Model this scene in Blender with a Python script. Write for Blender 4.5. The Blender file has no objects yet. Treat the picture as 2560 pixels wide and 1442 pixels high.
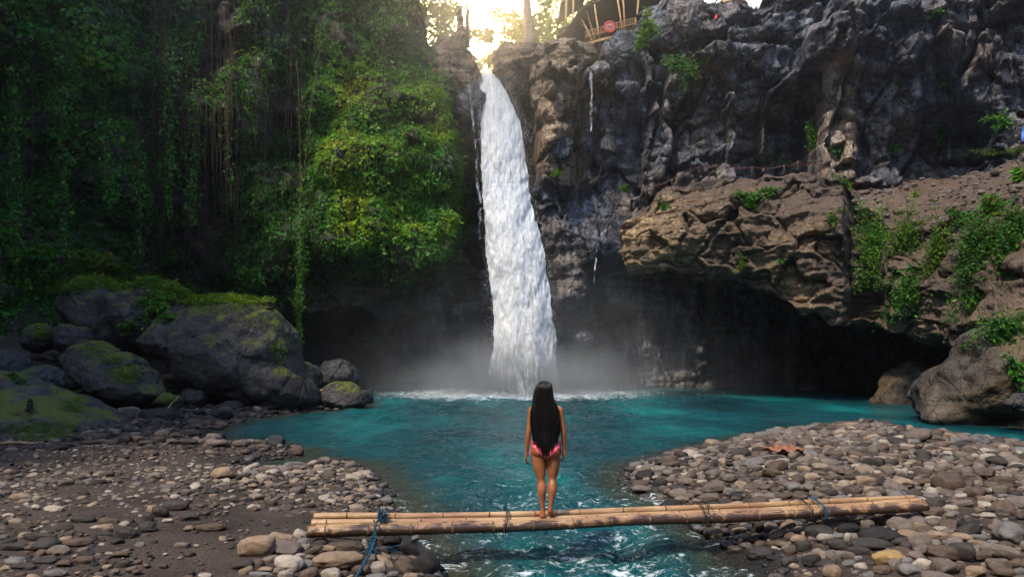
import bpy, bmesh, math, random
import numpy as np
from mathutils import Vector, Matrix, noise as mnoise
R = math.radians
SC = bpy.context.scene
COL = SC.collection

# ------------------------------------------------------------------ camera, sky, sun, exposure
F, HZ, CH = 1707.0, 883.0, 2.4          # focal length in photo pixels, horizon row, eye height over the water
cam_d = bpy.data.cameras.new('camera')
cam = bpy.data.objects.new('camera', cam_d)
COL.objects.link(cam)
cam.location = (0, 0, CH)
cam.rotation_euler = (R(90), 0, 0)
cam_d.sensor_width = 36.0
cam_d.lens = 36.0 * F / 2560.0
cam_d.shift_y = (HZ - 721.0) / 2560.0
cam_d.clip_start = 0.1
cam_d.clip_end = 3000
SC.camera = cam

SUN_AZ, SUN_EL = -144.0, 53.0             # degrees right of straight ahead, degrees above the horizon
world = bpy.data.worlds.new('World')
SC.world = world
world.use_nodes = True
wn = world.node_tree
sky = wn.nodes.new('ShaderNodeTexSky')
sky.sky_type = 'NISHITA'
sky.sun_disc = False
sky.sun_elevation = R(SUN_EL)
sky.sun_rotation = R(SUN_AZ)
sky.air_density = 1.2
sky.ozone_density = 3.0
sky.dust_density = 1.0
wn.nodes['Background'].inputs[1].default_value = 0.15
# warm sun glare added to the sky over the fall, apart from the sun lamp
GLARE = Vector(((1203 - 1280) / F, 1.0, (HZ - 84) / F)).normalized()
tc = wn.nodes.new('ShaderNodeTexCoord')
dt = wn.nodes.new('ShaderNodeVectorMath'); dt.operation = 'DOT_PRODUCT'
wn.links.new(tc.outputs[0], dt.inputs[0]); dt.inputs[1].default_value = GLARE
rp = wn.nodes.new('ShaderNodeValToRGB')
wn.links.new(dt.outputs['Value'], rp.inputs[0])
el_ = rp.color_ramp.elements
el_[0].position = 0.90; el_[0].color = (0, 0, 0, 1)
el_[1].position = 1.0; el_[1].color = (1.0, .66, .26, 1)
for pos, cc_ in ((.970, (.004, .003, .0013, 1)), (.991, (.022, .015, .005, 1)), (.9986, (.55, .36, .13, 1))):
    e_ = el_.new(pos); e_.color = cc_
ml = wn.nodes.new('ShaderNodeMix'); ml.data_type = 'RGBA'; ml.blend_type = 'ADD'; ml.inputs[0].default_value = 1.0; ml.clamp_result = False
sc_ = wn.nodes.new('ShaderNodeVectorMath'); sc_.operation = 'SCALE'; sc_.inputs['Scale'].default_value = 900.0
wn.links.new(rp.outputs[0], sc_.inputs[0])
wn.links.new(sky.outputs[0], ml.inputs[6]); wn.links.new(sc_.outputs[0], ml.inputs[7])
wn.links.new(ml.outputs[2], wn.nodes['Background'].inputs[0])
sun_d = bpy.data.lights.new('sun', 'SUN')
sun_d.energy = 2.2
sun_d.angle = R(3.0)
sun_d.color = (1.0, 0.87, 0.69)
sun = bpy.data.objects.new('sun', sun_d)
COL.objects.link(sun)
sdir = Vector((math.sin(R(SUN_AZ)) * math.cos(R(SUN_EL)), math.cos(R(SUN_AZ)) * math.cos(R(SUN_EL)), math.sin(R(SUN_EL))))
sun.rotation_euler = sdir.to_track_quat('Z', 'Y').to_euler()
sun.location = (0, 60, 60)
SC.view_settings.view_transform = 'Standard'
SC.view_settings.look = 'None'
SC.view_settings.exposure = 1.25
SC.view_settings.gamma = 1
SC.render.engine = 'CYCLES'
SC.cycles.max_bounces = 6
SC.cycles.diffuse_bounces = 3
SC.cycles.glossy_bounces = 2
SC.cycles.transparent_max_bounces = 16
SC.cycles.volume_bounces = 0
SC.cycles.volume_step_rate = 2.0
SC.cycles.volume_max_steps = 128
SC.cycles.caustics_reflective = False
SC.cycles.caustics_refractive = False
SC.cycles.use_denoising = True
SC.cycles.sample_clamp_indirect = 4.0

HAZE = 0.0010
rng = np.random.default_rng(7)
random.seed(7)

def at(px, py, Y):                       # photo pixel at depth Y -> point
    return np.array([(px - 1280.0) / F * Y, Y, CH - (py - HZ) / F * Y])

# ------------------------------------------------------------------ numpy noise
def _h(ix, iy, iz, s):
    with np.errstate(over='ignore'):
        h = (ix.astype(np.uint32) * np.uint32(374761393) + iy.astype(np.uint32) * np.uint32(668265263)
             + iz.astype(np.uint32) * np.uint32(2147483647) + np.uint32((s * 1274126177) & 0xffffffff))
        h = (h ^ (h >> np.uint32(13))) * np.uint32(1274126177)
        h = (h ^ (h >> np.uint32(15))) * np.uint32(2246822519)
        h = h ^ (h >> np.uint32(16))
    return (h & np.uint32(0xffffff)).astype(np.float32) / np.float32(0xffffff)

def vnoise(p, s=0):                      # value noise, -1..1
    p = np.asarray(p, np.float32)
    f = np.floor(p)
    i = f.astype(np.int64)
    t = p - f
    t = t * t * t * (t * (t * 6 - 15) + 10)
    out = 0
    for dx in (0, 1):
        wx = t[..., 0] if dx else 1 - t[..., 0]
        for dy in (0, 1):
            wy = t[..., 1] if dy else 1 - t[..., 1]
            for dz in (0, 1):
                wz = t[..., 2] if dz else 1 - t[..., 2]
                out = out + wx * wy * wz * _h(i[..., 0] + dx, i[..., 1] + dy, i[..., 2] + dz, s)
    return out * 2 - 1

def fbm(p, octaves=4, s=0, gain=0.5):
    p = np.asarray(p, np.float32)
    a, out, tot = 1.0, 0, 0
    for o in range(octaves):
        out = out + a * vnoise(p * (2.03 ** o) + o * 17.3, s + o * 31)
        tot += a
        a *= gain
    return out / tot * 1.5

def ridged(p, octaves=4, s=0):
    p = np.asarray(p, np.float32)
    a, out, tot = 1.0, 0, 0
    for o in range(octaves):
        out = out + a * (1 - np.abs(vnoise(p * (2.1 ** o) + o * 9.1, s + o * 13)))
        tot += a
        a *= 0.5
    return out / tot

def cells(p, s=0, tilt=0.6):             # faceted blocks: a tilted plane per Voronoi cell; returns (height, edge distance, cell random)
    p = np.asarray(p, np.float32)
    i = np.floor(p).astype(np.int64)
    n = p.shape[:-1]
    d1 = np.full(n, 9e9, np.float32)
    d2 = np.full(n, 9e9, np.float32)
    h1 = np.zeros(n, np.float32)
    r1 = np.zeros(n, np.float32)
    for dx in (-1, 0, 1):
        for dy in (-1, 0, 1):
            for dz in (-1, 0, 1):
                ix, iy, iz = i[..., 0] + dx, i[..., 1] + dy, i[..., 2] + dz
                c = np.stack([ix + _h(ix, iy, iz, s + 1), iy + _h(ix, iy, iz, s + 2), iz + _h(ix, iy, iz, s + 3)], -1)
                q = p - c
                d = (q * q).sum(-1)
                r = _h(ix, iy, iz, s + 4)
                g = q[..., 0] * (_h(ix, iy, iz, s + 5) - .5) + q[..., 1] * (_h(ix, iy, iz, s + 6) - .5) + q[..., 2] * (_h(ix, iy, iz, s + 7) - .5)
                hh = (r - .5) + tilt * 2 * g
                m = d < d1
                d2 = np.where(m, d1, np.minimum(d2, d))
                h1 = np.where(m, hh, h1)
                r1 = np.where(m, r, r1)
                d1 = np.where(m, d, d1)
    return h1, np.sqrt(d2) - np.sqrt(d1), r1

def ss(a, b, x):
    t = np.clip((np.asarray(x, float) - a) / (b - a), 0, 1)
    return t * t * (3 - 2 * t)

# ------------------------------------------------------------------ mesh and object helpers
def mk(name, V, Fs, mat=None, parent=None, attrs=None, smooth=True, uv=None, link=True):
    V = np.asarray(V, np.float32).reshape(-1, 3)
    if not isinstance(Fs, (list, tuple)):
        Fs = [Fs]
    Fs = [np.asarray(f, np.int32) for f in Fs if len(f)]
    me = bpy.data.meshes.new(name)
    me.vertices.add(len(V))
    me.vertices.foreach_set('co', V.ravel())
    idx = np.concatenate([f.ravel() for f in Fs])
    tot = np.concatenate([np.full(len(f), f.shape[1], np.int32) for f in Fs])
    st = np.concatenate([[0], np.cumsum(tot)[:-1]]).astype(np.int32)
    me.loops.add(len(idx))
    me.loops.foreach_set('vertex_index', idx)
    me.polygons.add(len(tot))
    me.polygons.foreach_set('loop_start', st)
    me.polygons.foreach_set('loop_total', tot)
    me.polygons.foreach_set('use_smooth', np.full(len(tot), bool(smooth)))
    for k, a in (attrs or {}).items():
        at_ = me.attributes.new(k, 'FLOAT', 'POINT')
        at_.data.foreach_set('value', np.asarray(a, np.float32).ravel())
    me.update(calc_edges=True)
    me.validate()
    if mat:
        me.materials.append(mat)
    o = bpy.data.objects.new(name, me)
    if link:
        COL.objects.link(o)
    if parent is not None:
        o.parent = parent
    return o

def tag(o, label=None, cat=None, group=None, kind=None):
    if label: o['label'] = label
    if cat: o['category'] = cat
    if group: o['group'] = group
    if kind: o['kind'] = kind
    return o

def empty(name, loc, label=None, cat=None, group=None):
    o = bpy.data.objects.new(name, None)
    o.empty_display_size = 0.2
    COL.objects.link(o)
    o.location = [float(v) for v in loc]
    return tag(o, label, cat, group)

def grid_faces(n, m, wrap=False):        # n columns x m rows, vertex index = col*m+row
    a = np.arange(n - 1 if not wrap else n)[:, None]
    b = np.arange(m - 1)[None, :]
    a2 = (a + 1) % n
    return np.stack([a * m + b, a2 * m + b, a2 * m + b + 1, a * m + b + 1], -1).reshape(-1, 4)

def tube(pts, rad, n=8, cap=True):
    pts = np.asarray(pts, float)
    k = len(pts)
    rad = np.broadcast_to(np.asarray(rad, float), (k,))
    d = np.gradient(pts, axis=0)
    d /= np.linalg.norm(d, axis=1, keepdims=True) + 1e-9
    up = np.array([0, 0, 1.0]) if abs(d[0][2]) < .9 else np.array([1.0, 0, 0])
    u = np.cross(d[0], up); u /= np.linalg.norm(u)
    V = []
    for i in range(k):
        u = u - d[i] * np.dot(u, d[i])
        u /= np.linalg.norm(u) + 1e-9
        w = np.cross(d[i], u)
        a = np.arange(n) / n * 2 * np.pi
        V.append(pts[i] + rad[i] * (np.cos(a)[:, None] * u + np.sin(a)[:, None] * w))
    V = np.concatenate(V)
    i = np.arange(k - 1)[:, None] * n
    j = np.arange(n)[None, :]
    j2 = (j + 1) % n
    Q = np.stack([i + j, i + j2, i + n + j2, i + n + j], -1).reshape(-1, 4)
    T = np.zeros((0, 3), int)
    if cap:
        V = np.concatenate([V, pts[:1], pts[-1:]])
        c0, c1 = k * n, k * n + 1
        jj = np.arange(n)
        T = np.concatenate([np.stack([(jj + 1) % n, jj, np.full(n, c0)], -1), np.stack([(k - 1) * n + jj, (k - 1) * n + (jj + 1) % n, np.full(n, c1)], -1)])
    return V, [Q, T]

class MB:                                # collects pieces into ONE mesh
    def __init__(s): s.V = []; s.Q = []; s.T = []; s.A = []; s.n = 0
    def add(s, V, Fs, a=0.0):
        V = np.asarray(V, float).reshape(-1, 3)
        for f in (Fs if isinstance(Fs, (list, tuple)) else [Fs]):
            f = np.asarray(f, int)
            if len(f): (s.Q if f.shape[1] == 4 else s.T).append(f + s.n)
        s.V.append(V); s.A.append(np.broadcast_to(np.asarray(a, float), (len(V),))); s.n += len(V)
    def build(s, name, mat, parent=None, smooth=True, off=None):
        V = np.concatenate(s.V)
        if off is not None: V = V - np.asarray(off)
        Fs = ([np.concatenate(s.Q)] if s.Q else []) + ([np.concatenate(s.T)] if s.T else [])
        return mk(name, V, Fs, mat, parent, {'tint': np.concatenate(s.A)}, smooth)

def ico(sub):
    bm = bmesh.new()
    bmesh.ops.create_icosphere(bm, subdivisions=sub, radius=1)
    bm.verts.ensure_lookup_table()
    V = np.array([v.co[:] for v in bm.verts])
    T = np.array([[v.index for v in f.verts] for f in bm.faces])
    bm.free()
    return V, T
ICO = {k: ico(k) for k in (1, 2, 3, 4, 5, 6, 7)}

def spline(pts, n):                      # Catmull-Rom through points (k,d) -> n samples by chord length
    P = np.asarray(pts, float)
    P = np.concatenate([2 * P[:1] - P[1:2], P, 2 * P[-1:] - P[-2:-1]])
    seg = len(P) - 3
    L = np.linalg.norm(np.diff(P[1:-1], axis=0), axis=1)
    cum = np.concatenate([[0], np.cumsum(L)])
    s = np.linspace(0, cum[-1], n)
    i = np.clip(np.searchsorted(cum, s, side='right') - 1, 0, seg - 1)
    t = ((s - cum[i]) / np.maximum(L[i], 1e-9))[:, None]
    a, b, c, d = P[i], P[i + 1], P[i + 2], P[i + 3]
    return 0.5 * (2 * b + (c - a) * t + (2 * a - 5 * b + 4 * c - d) * t * t + (3 * b - a - 3 * c + d) * t ** 3)

# ------------------------------------------------------------------ material helpers
def new_mat(name):
    m = bpy.data.materials.new(name)
    m.use_nodes = True
    nt = m.node_tree
    nt.nodes.clear()
    out = nt.nodes.new('ShaderNodeOutputMaterial')
    return m, nt, out

def N(nt, typ, ins=None, out=0, **props):
    n = nt.nodes.new('ShaderNode' + typ)
    for k, v in props.items(): setattr(n, k, v)
    for k, v in (ins or {}).items():
        s = n.inputs[k]
        if isinstance(v, bpy.types.NodeSocket): nt.links.new(v, s)
        else: s.default_value = (tuple(v) + (1.0,) if isinstance(v, (tuple, list)) and len(v) == 3 and s.type == 'RGBA' else v)
    return n if out is None else n.outputs[out]

def ramp(nt, fac, stops, interp='LINEAR'):
    n = nt.nodes.new('ShaderNodeValToRGB')
    e = n.color_ramp.elements
    n.color_ramp.interpolation = interp
    while len(e) < len(stops): e.new(0.5)
    for i, (p, c) in enumerate(stops):
        e[i].position = p
        e[i].color = (tuple(c) + (1,)) if isinstance(c, (tuple, list)) else (c, c, c, 1)
    nt.links.new(fac, n.inputs[0])
    return n.outputs[0]

def mixc(nt, f, a, b, blend='MIX'):
    n = nt.nodes.new('ShaderNodeMix'); n.data_type = 'RGBA'; n.blend_type = blend
    for k, v in ((0, f), (6, a), (7, b)):
        if isinstance(v, bpy.types.NodeSocket): nt.links.new(v, n.inputs[k])
        else: n.inputs[k].default_value = (tuple(v) + (1,)) if isinstance(v, (tuple, list)) else v
    return n.outputs[2]

def math_(nt, op, a, b=0.0, c=None, clamp=False):
    n = nt.nodes.new('ShaderNodeMath'); n.operation = op; n.use_clamp = clamp
    for k, v in enumerate((a, b, c)):
        if v is None: continue
        if isinstance(v, bpy.types.NodeSocket): nt.links.new(v, n.inputs[k])
        else: n.inputs[k].default_value = v
    return n.outputs[0]

def coords(nt, scale=(1, 1, 1), obj=False):
    if obj: v = N(nt, 'TexCoord', out=3)
    else: v = N(nt, 'NewGeometry', out=0)
    return N(nt, 'Mapping', {0: v, 3: scale})

def noise_(nt, vec, scale, detail=4, rough=0.55, out=0, dist=0.0):
    return N(nt, 'TexNoise', {'Vector': vec, 'Scale': scale, 'Detail': detail, 'Roughness': rough, 'Distortion': dist}, out=out)

def bsdf(nt, out, col, rough=0.8, bump=None, bstr=0.5, bdist=0.05, spec=0.3, **ins):
    d = {'Base Color': col, 'Roughness': rough, 'Specular IOR Level': spec}
    d.update({k.replace('_', ' '): v for k, v in ins.items()})
    if bump is not None:
        d['Normal'] = N(nt, 'Bump', {'Height': bump, 'Strength': bstr, 'Distance': bdist})
    s = N(nt, 'BsdfPrincipled', d)
    nt.links.new(s, out.inputs[0])
    return s

def rock_mat(name, dark, mid, light, wet=0.75, streak=0.5, moss=0.0, strata=0.3, sc=1.0, mosscol=(0.07, 0.10, 0.015), tan=None, cracks=0.0, soil=None, tanattr=False):
    m, nt, out = new_mat(name)
    c = coords(nt)
    cs = coords(nt, (1.0, 1.0, 0.12))     # stretched: vertical water streaks
    cb = coords(nt, (0.25, 0.25, 2.2))    # flattened: bedding
    n1 = noise_(nt, c, 0.55 * sc, 6, 0.62)
    n2 = noise_(nt, c, 4.0 * sc, 5, 0.65)
    n3 = noise_(nt, cs, 1.3 * sc, 4, 0.6)
    n4 = noise_(nt, cb, 1.2 * sc, 5, 0.6, dist=0.4)
    f = math_(nt, 'ADD', math_(nt, 'MULTIPLY', n1, 0.6), math_(nt, 'MULTIPLY', n2, 0.4))
    col = ramp(nt, f, [(0.3, dark), (0.5, mid), (0.68, light)])
    if tan:
        tn = ramp(nt, noise_(nt, c, 0.22 * sc, 3, 0.5), [(0.48, 0), (0.6, 1)])
        if tanattr:                       # tan by attribute; at the ledge's end partly warm light painted in
            tn = math_(nt, 'MAXIMUM', math_(nt, 'MULTIPLY', tn, .35), math_(nt, 'MULTIPLY', N(nt, 'Attribute', attribute_name='tint', out=2), ramp(nt, n1, [(.3, .35), (.55, 1)])))
        col = mixc(nt, tn, col, mixc(nt, f, tuple(x * .6 for x in tan), tan))
    sf = ramp(nt, n3, [(0.42, 0), (0.62, 1)])
    col = mixc(nt, math_(nt, 'MULTIPLY', sf, streak), col, dark)
    lf = ramp(nt, noise_(nt, coords(nt, (1.6, 1.6, 0.15)), 1.1 * sc, 4, 0.55), [(0.58, 0), (0.7, 1)])
    col = mixc(nt, math_(nt, 'MULTIPLY', lf, streak * 0.5), col, light)
    st = ramp(nt, n4, [(0.4, 0), (0.5, 1), (0.58, 0)])
    col = mixc(nt, math_(nt, 'MULTIPLY', st, strata), col, tuple(x * 0.45 for x in dark))
    ck = None
    if cracks > 0:                        # joints and fractures
        wv = N(nt, 'VectorMath', {0: coords(nt, (1, 1, .55)), 1: N(nt, 'VectorMath', {0: noise_(nt, c, .9, 3, .6, out=1), 3: .9}, operation='SCALE')}, operation='ADD')
        d1 = N(nt, 'TexVoronoi', {'Vector': wv, 'Scale': .62 * sc}, out=0, feature='DISTANCE_TO_EDGE')
        d2 = N(nt, 'TexVoronoi', {'Vector': wv, 'Scale': 1.9 * sc}, out=0, feature='DISTANCE_TO_EDGE')
        k1 = ramp(nt, d1, [(0.0, 1), (.05, 0)]); k2 = ramp(nt, d2, [(0.0, .7), (.05, 0)])
        ck = math_(nt, 'MAXIMUM', k1, k2)
        col = mixc(nt, math_(nt, 'MULTIPLY', ck, cracks), col, tuple(x * .25 for x in dark))
    if soil:
        nzs = N(nt, 'SeparateXYZ', {0: N(nt, 'NewGeometry', out=1)}, out=2)
        sf_ = ramp(nt, math_(nt, 'ADD', nzs, math_(nt, 'MULTIPLY', math_(nt, 'SUBTRACT', n1, .5), 1.2)), [(.35, 0), (.6, .85)])
        col = mixc(nt, sf_, col, mixc(nt, n2, tuple(x * .45 for x in soil), soil))
    if moss > 0:
        nz = N(nt, 'SeparateXYZ', {0: N(nt, 'NewGeometry', out=1)}, out=2)
        mf = math_(nt, 'ADD', math_(nt, 'MULTIPLY', nz, 0.55), math_(nt, 'MULTIPLY', math_(nt, 'SUBTRACT', noise_(nt, c, 0.9, 5, 0.65), 0.5), 1.6))
        mf = ramp(nt, mf, [(0.62 - moss * 0.5, 0), (0.78 - moss * 0.5, 1)])
        mc = mixc(nt, n2, tuple(x * 0.5 for x in mosscol), mosscol)
        col = mixc(nt, mf, col, mc)
    bh = math_(nt, 'ADD', math_(nt, 'ADD', math_(nt, 'MULTIPLY', n2, 0.5), n1), math_(nt, 'ADD', math_(nt, 'MULTIPLY', n4, strata * 1.2), math_(nt, 'MULTIPLY', noise_(nt, c, 18 * sc, 4, 0.7), 0.18)))
    if ck is not None: bh = math_(nt, 'SUBTRACT', bh, math_(nt, 'MULTIPLY', ck, .8 * cracks))
    bsdf(nt, out, col, wet, bh, 0.9, 0.22 / sc, 0.4)
    return m

def leaf_mat(name, stops, trans=0.35, rough=0.5):
    m, nt, out = new_mat(name)
    t = N(nt, 'Attribute', attribute_name='tint', out=2)
    col = ramp(nt, t, stops)
    d = N(nt, 'BsdfPrincipled', {'Base Color': col, 'Roughness': rough, 'Specular IOR Level': 0.3})
    tr = N(nt, 'BsdfTranslucent', {0: mixc(nt, 0.35, col, (0.5, 0.55, 0.06), 'MIX')})
    mx = N(nt, 'MixShader', {0: trans, 1: d, 2: tr})
    nt.links.new(mx, out.inputs[0])
    return m

# ------------------------------------------------------------------ leaf clouds
def leaves(P, Nn, size, tint, droop=0.5, spread=0.9, asp=0.55, r=None):
    """pointed folded leaves at P, facing roughly Nn; returns V, [T], tints"""
    r = r or rng
    n = len(P)
    size = np.broadcast_to(np.asarray(size, float), (n,))
    nn = Nn + r.normal(0, spread * .6, (n, 3))
    nn[:, 2] += 0.35
    nn /= np.linalg.norm(nn, axis=1, keepdims=True) + 1e-9
    t = r.normal(0, 1, (n, 3)); t[:, 2] = t[:, 2] * .5 - droop
    t -= nn * (t * nn).sum(1, keepdims=True)
    t /= np.linalg.norm(t, axis=1, keepdims=True) + 1e-9
    b = np.cross(nn, t)
    L = size[:, None]
    W = L * asp * .5
    base = P
    tip = P + t * L - nn * L * .12
    mid = P + t * L * .45
    V = np.stack([base, mid + b * W + nn * W * .35, tip, mid - b * W + nn * W * .35], 1).reshape(-1, 3)
    i = np.arange(n)[:, None] * 4
    T = np.concatenate([i + [0, 1, 2], i + [0, 2, 3]])
    return V, [T], np.repeat(tint, 4)
# ------------------------------------------------------------------ materials of the setting
M = {}
M['cliff_left'] = rock_mat('dark mossy rock', (0.012, 0.011, 0.008), (0.05, 0.042, 0.028), (0.12, 0.095, 0.06), 0.8, 0.5, 0.35, 0.4)
M['cliff_right'] = rock_mat('grey basalt', (0.012, 0.013, 0.018), (0.105, 0.110, 0.132), (0.32, 0.33, 0.37), 0.6, 0.8, 0.0, 0.35, tan=(0.48, 0.335, 0.20), cracks=.6, tanattr=True)
M['cliff_tan'] = rock_mat('tan sandstone', (0.10, 0.075, 0.05), (0.28, 0.20, 0.125), (0.46, 0.35, 0.235), 0.7, 0.35, 0.0, 0.8, cracks=.6)
M['ledge'] = rock_mat('brown tuff', (0.024, 0.018, 0.014), (0.105, 0.078, 0.058), (0.25, 0.195, 0.14), 0.85, 0.3, 0.0, 0.5, tan=(0.62, 0.43, 0.23), cracks=.25, soil=(.12, .075, .052), tanattr=True)
M['boulder'] = rock_mat('boulder rock', (0.013, 0.011, 0.011), (0.046, 0.040, 0.037), (0.10, 0.088, 0.080), 0.75, 0.2, 0.52, 0.1, sc=1.4, cracks=.25, mosscol=(0.10, 0.115, 0.012))
M['bank_rock'] = rock_mat('ochre streaked rock', (0.02, 0.016, 0.013), (0.075, 0.058, 0.045), (0.17, 0.135, 0.10), 0.75, 0.4, 0.25, 0.3, mosscol=(0.14, 0.115, 0.012), cracks=.3, tan=(.16, .115, .06))
M['boulder_bare'] = rock_mat('damp boulder rock', (0.014, 0.014, 0.015), (0.048, 0.045, 0.045), (0.10, 0.095, 0.095), 0.6, 0.15, 0.12, 0.15, sc=1.4, cracks=.4)

# ------------------------------------------------------------------ banks (pixel outlines on the waterline, unprojected)
def flat(px, py): p = at(px, py, F * CH / (py - HZ)); return (p[0], p[1])
left_px = [(1165, 1600), (1120, 1470), (1085, 1400), (1052, 1335), (1010, 1285), (985, 1245), (950, 1200), (905, 1163), (850, 1153), (760, 1165), (690, 1178),
           (600, 1170), (640, 1150), (755, 1146), (765, 1128), (690, 1110), (580, 1112), (520, 1085), (600, 1052), (760, 1032), (900, 1022), (925, 1004), (830, 990)]
LEFT = [flat(*p) for p in left_px] + [(-11, 45), (-60, 60), (-60, -60), (-1.2, -60), (-1.0, 4.6)]
right_px = [(1965, 1500), (1915, 1430), (1850, 1385), (1750, 1330), (1665, 1275), (1590, 1235), (1555, 1205), (1570, 1172), (1640, 1148), (1720, 1128), (1820, 1105),
            (1930, 1084), (2060, 1068), (2160, 1063), (2260, 1075), (2360, 1090), (2460, 1102), (2600, 1122), (2800, 1150)]
RIGHT = [(3.0, 4.6), (2.6, -60), (60, -60), (60, 14)]
RIGHT = RIGHT[::1]
RIGHT = [flat(*p) for p in right_px] + [(60, 17), (60, -60), (2.6, -60), (2.8, 4.6)]
RSIDE = [(15.6, 23.0), (17.0, 21.5), (24, 19), (60, 18), (60, 80), (30, 80), (24, 32)]

def sdf(poly, x, y):
    P = np.asarray(poly, float)
    x = np.asarray(x, float); y = np.asarray(y, float)
    d = np.full(x.shape, 1e9); ins = np.zeros(x.shape, bool)
    for i in range(len(P)):
        a, b = P[i], P[(i + 1) % len(P)]
        e = b - a
        t = np.clip(((x - a[0]) * e[0] + (y - a[1]) * e[1]) / (e @ e + 1e-12), 0, 1)
        d = np.minimum(d, np.hypot(x - a[0] - t * e[0], y - a[1] - t * e[1]))
        c = (a[1] > y) != (b[1] > y)
        xx = a[0] + (y - a[1]) * (b[0] - a[0]) / np.where(abs(b[1] - a[1]) < 1e-12, 1e-12, b[1] - a[1])
        ins ^= c & (x < xx)
    return np.where(ins, d, -d)

def ground_z(x, y, full=True):
    x = np.asarray(x, float); y = np.asarray(y, float)
    dl, dr, ds = sdf(LEFT, x, y), sdf(RIGHT, x, y), sdf(RSIDE, x, y)
    zl = np.where(dl > 0, 0.30 * (1 - np.exp(-dl / 0.9)) + 0.012 * np.minimum(dl, 8), np.maximum(dl * 0.35, -0.8))
    zr = np.where(dr > 0, 0.24 * (1 - np.exp(-dr / 1.0)) + (0.012 + 0.016 * ss(9.5, 13, y)) * np.minimum(dr, 6), np.maximum(dr * 0.35, -0.8))
    zs = np.maximum(ds * 0.5, -0.8)
    z = np.maximum(np.maximum(zl, zr), np.minimum(zs, 1.0))
    # mounds of stones that carry the ends of the bridge
    z = z + 0.10 * np.exp(-(((x + 1.75) / 0.8) ** 2 + ((y - 7.0) / 0.7) ** 2)) * (dl > -0.3)
    z = z + 0.10 * np.exp(-(((x - 4.4) / 1.2) ** 2 + ((y - 7.3) / 0.7) ** 2)) * (dr > -0.3)
    if full:                              # talus below the left wall, gorge behind
        z = z + 3.6 * ss(27, 37, y + 0.2 * (-x - 14)) * ss(-12, -17, x)
    return z

ys = np.concatenate([[-400, -200, -100, -50, -25, -10, -2, 2], 3.0 * (48 / 3.0) ** (np.linspace(0, 1, 330)), [52, 60, 80, 120, 200, 300]])
xs = np.concatenate([[-300, -150, -80, -50, -38], np.linspace(-30, 30, 460), [38, 50, 80, 150, 300]])
GX, GY = np.meshgrid(xs, ys, indexing='ij')
GZ = ground_z(GX, GY)
GZ = GZ + 0.02 * fbm(np.stack([GX * 1.2, GY * 1.2, GX * 0], -1), 4, 3) * (GZ > -0.3)
m, nt, out = new_mat('river sand')
c = coords(nt)
f1 = noise_(nt, c, 1.2, 5, 0.6); f2 = noise_(nt, c, 22, 4, 0.7)
vo = N(nt, 'TexVoronoi', {'Vector': c, 'Scale': 26.0, 'Randomness': 1.0}, out=0)
col = ramp(nt, math_(nt, 'ADD', math_(nt, 'MULTIPLY', f1, 0.6), math_(nt, 'MULTIPLY', f2, 0.4)), [(0.32, (0.018, 0.012, 0.009)), (0.5, (0.048, 0.034, 0.027)), (0.7, (0.085, 0.063, 0.05))])
col = mixc(nt, ramp(nt, vo, [(0.02, 0.8), (0.16, 0)]), col, (0.2, 0.17, 0.145))
pz = N(nt, 'SeparateXYZ', {0: N(nt, 'NewGeometry', out=0)}, out=2)
wetf = ramp(nt, pz, [(0.06, 1), (0.16, 0)])
col = mixc(nt, wetf, col, (0.018, 0.017, 0.014))
bh = math_(nt, 'ADD', f2, math_(nt, 'MULTIPLY', vo, -0.8))
bsdf(nt, out, col, math_(nt, 'SUBTRACT', 0.92, math_(nt, 'MULTIPLY', wetf, 0.6)), bh, 0.8, 0.03)
M['sand'] = m
tag(mk('ground', np.stack([GX, GY, GZ], -1), grid_faces(*GX.shape), M['sand']), 'dark river sand of both banks and the stream bed', None, None, 'structure')

# ------------------------------------------------------------------ pool and stream
ys = np.concatenate([[-60, -20, -4], 3.4 * (47 / 3.4) ** (np.linspace(0, 1, 520))])
fx = np.linspace(-1, 1, 460)
WY = np.repeat(ys[None], 460, 0)
WX = fx[:, None] * (np.maximum(WY, 3) * 0.86 + 2.0)
wp = np.stack([WX, WY, WX * 0], -1)
dfall = np.hypot((WX - 0.35) * 0.8, WY - 40.0)
gz = ground_z(WX, WY, False)
rapid = np.exp(-((WX - 0.9 - 0.0 * WY) / 3.0) ** 2) * ss(19, 9.0, WY)
w1 = fbm(wp * np.array([0.9, 0.55, 1]), 3, 11); w2 = fbm(wp * np.array([2.2, 3.6, 1]), 3, 12); w4 = ridged(wp * np.array([3.6, 5.0, 1]), 3, 29) - 0.6; w3 = ridged(wp * np.array([1.3, 2.0, 1]), 3, 19) - 0.6
WZ = 0.03 * w1 + 0.02 * w2 + rapid * (0.07 * w1 + 0.06 * w2 + 0.09 * w3 + 0.035 * w4) + 0.22 * np.exp(-(dfall / 5) ** 2) * (0.5 + w2) + 0.06 * ss(22, 4, dfall) * (w2 + w1) + 0.03 * w4 * ss(8, 16, WY) + 0.012 * w4
WZ = np.where(WY < 0, 0, WZ)
foam = 0.50 * ss(7.5, 1.5, dfall) + 0.30 * ss(16, 5, dfall) + 0.22 * rapid + 0.15 * ss(-0.10, 0.0, gz) * ss(16, 9, WY) + 0.12 * ss(26, 10, WY) + 0.19  # white water at the fall and rapids, plus painted glints of sky
shal = ss(-0.38, -0.03, gz)
m, nt, out = new_mat('teal water')
c = coords(nt)
foam_glints_a = N(nt, 'Attribute', attribute_name='foam', out=2)
sh_a = N(nt, 'Attribute', attribute_name='shallow', out=2)
deep = ramp(nt, noise_(nt, coords(nt, (0.5, 0.22, 1)), 0.5, 4, 0.6), [(0.32, (0.001, 0.020, 0.028)), (0.52, (0.002, 0.062, 0.072)), (0.70, (0.005, 0.175, 0.170))])
col = mixc(nt, sh_a, deep, (0.030, 0.036, 0.022))
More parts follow.
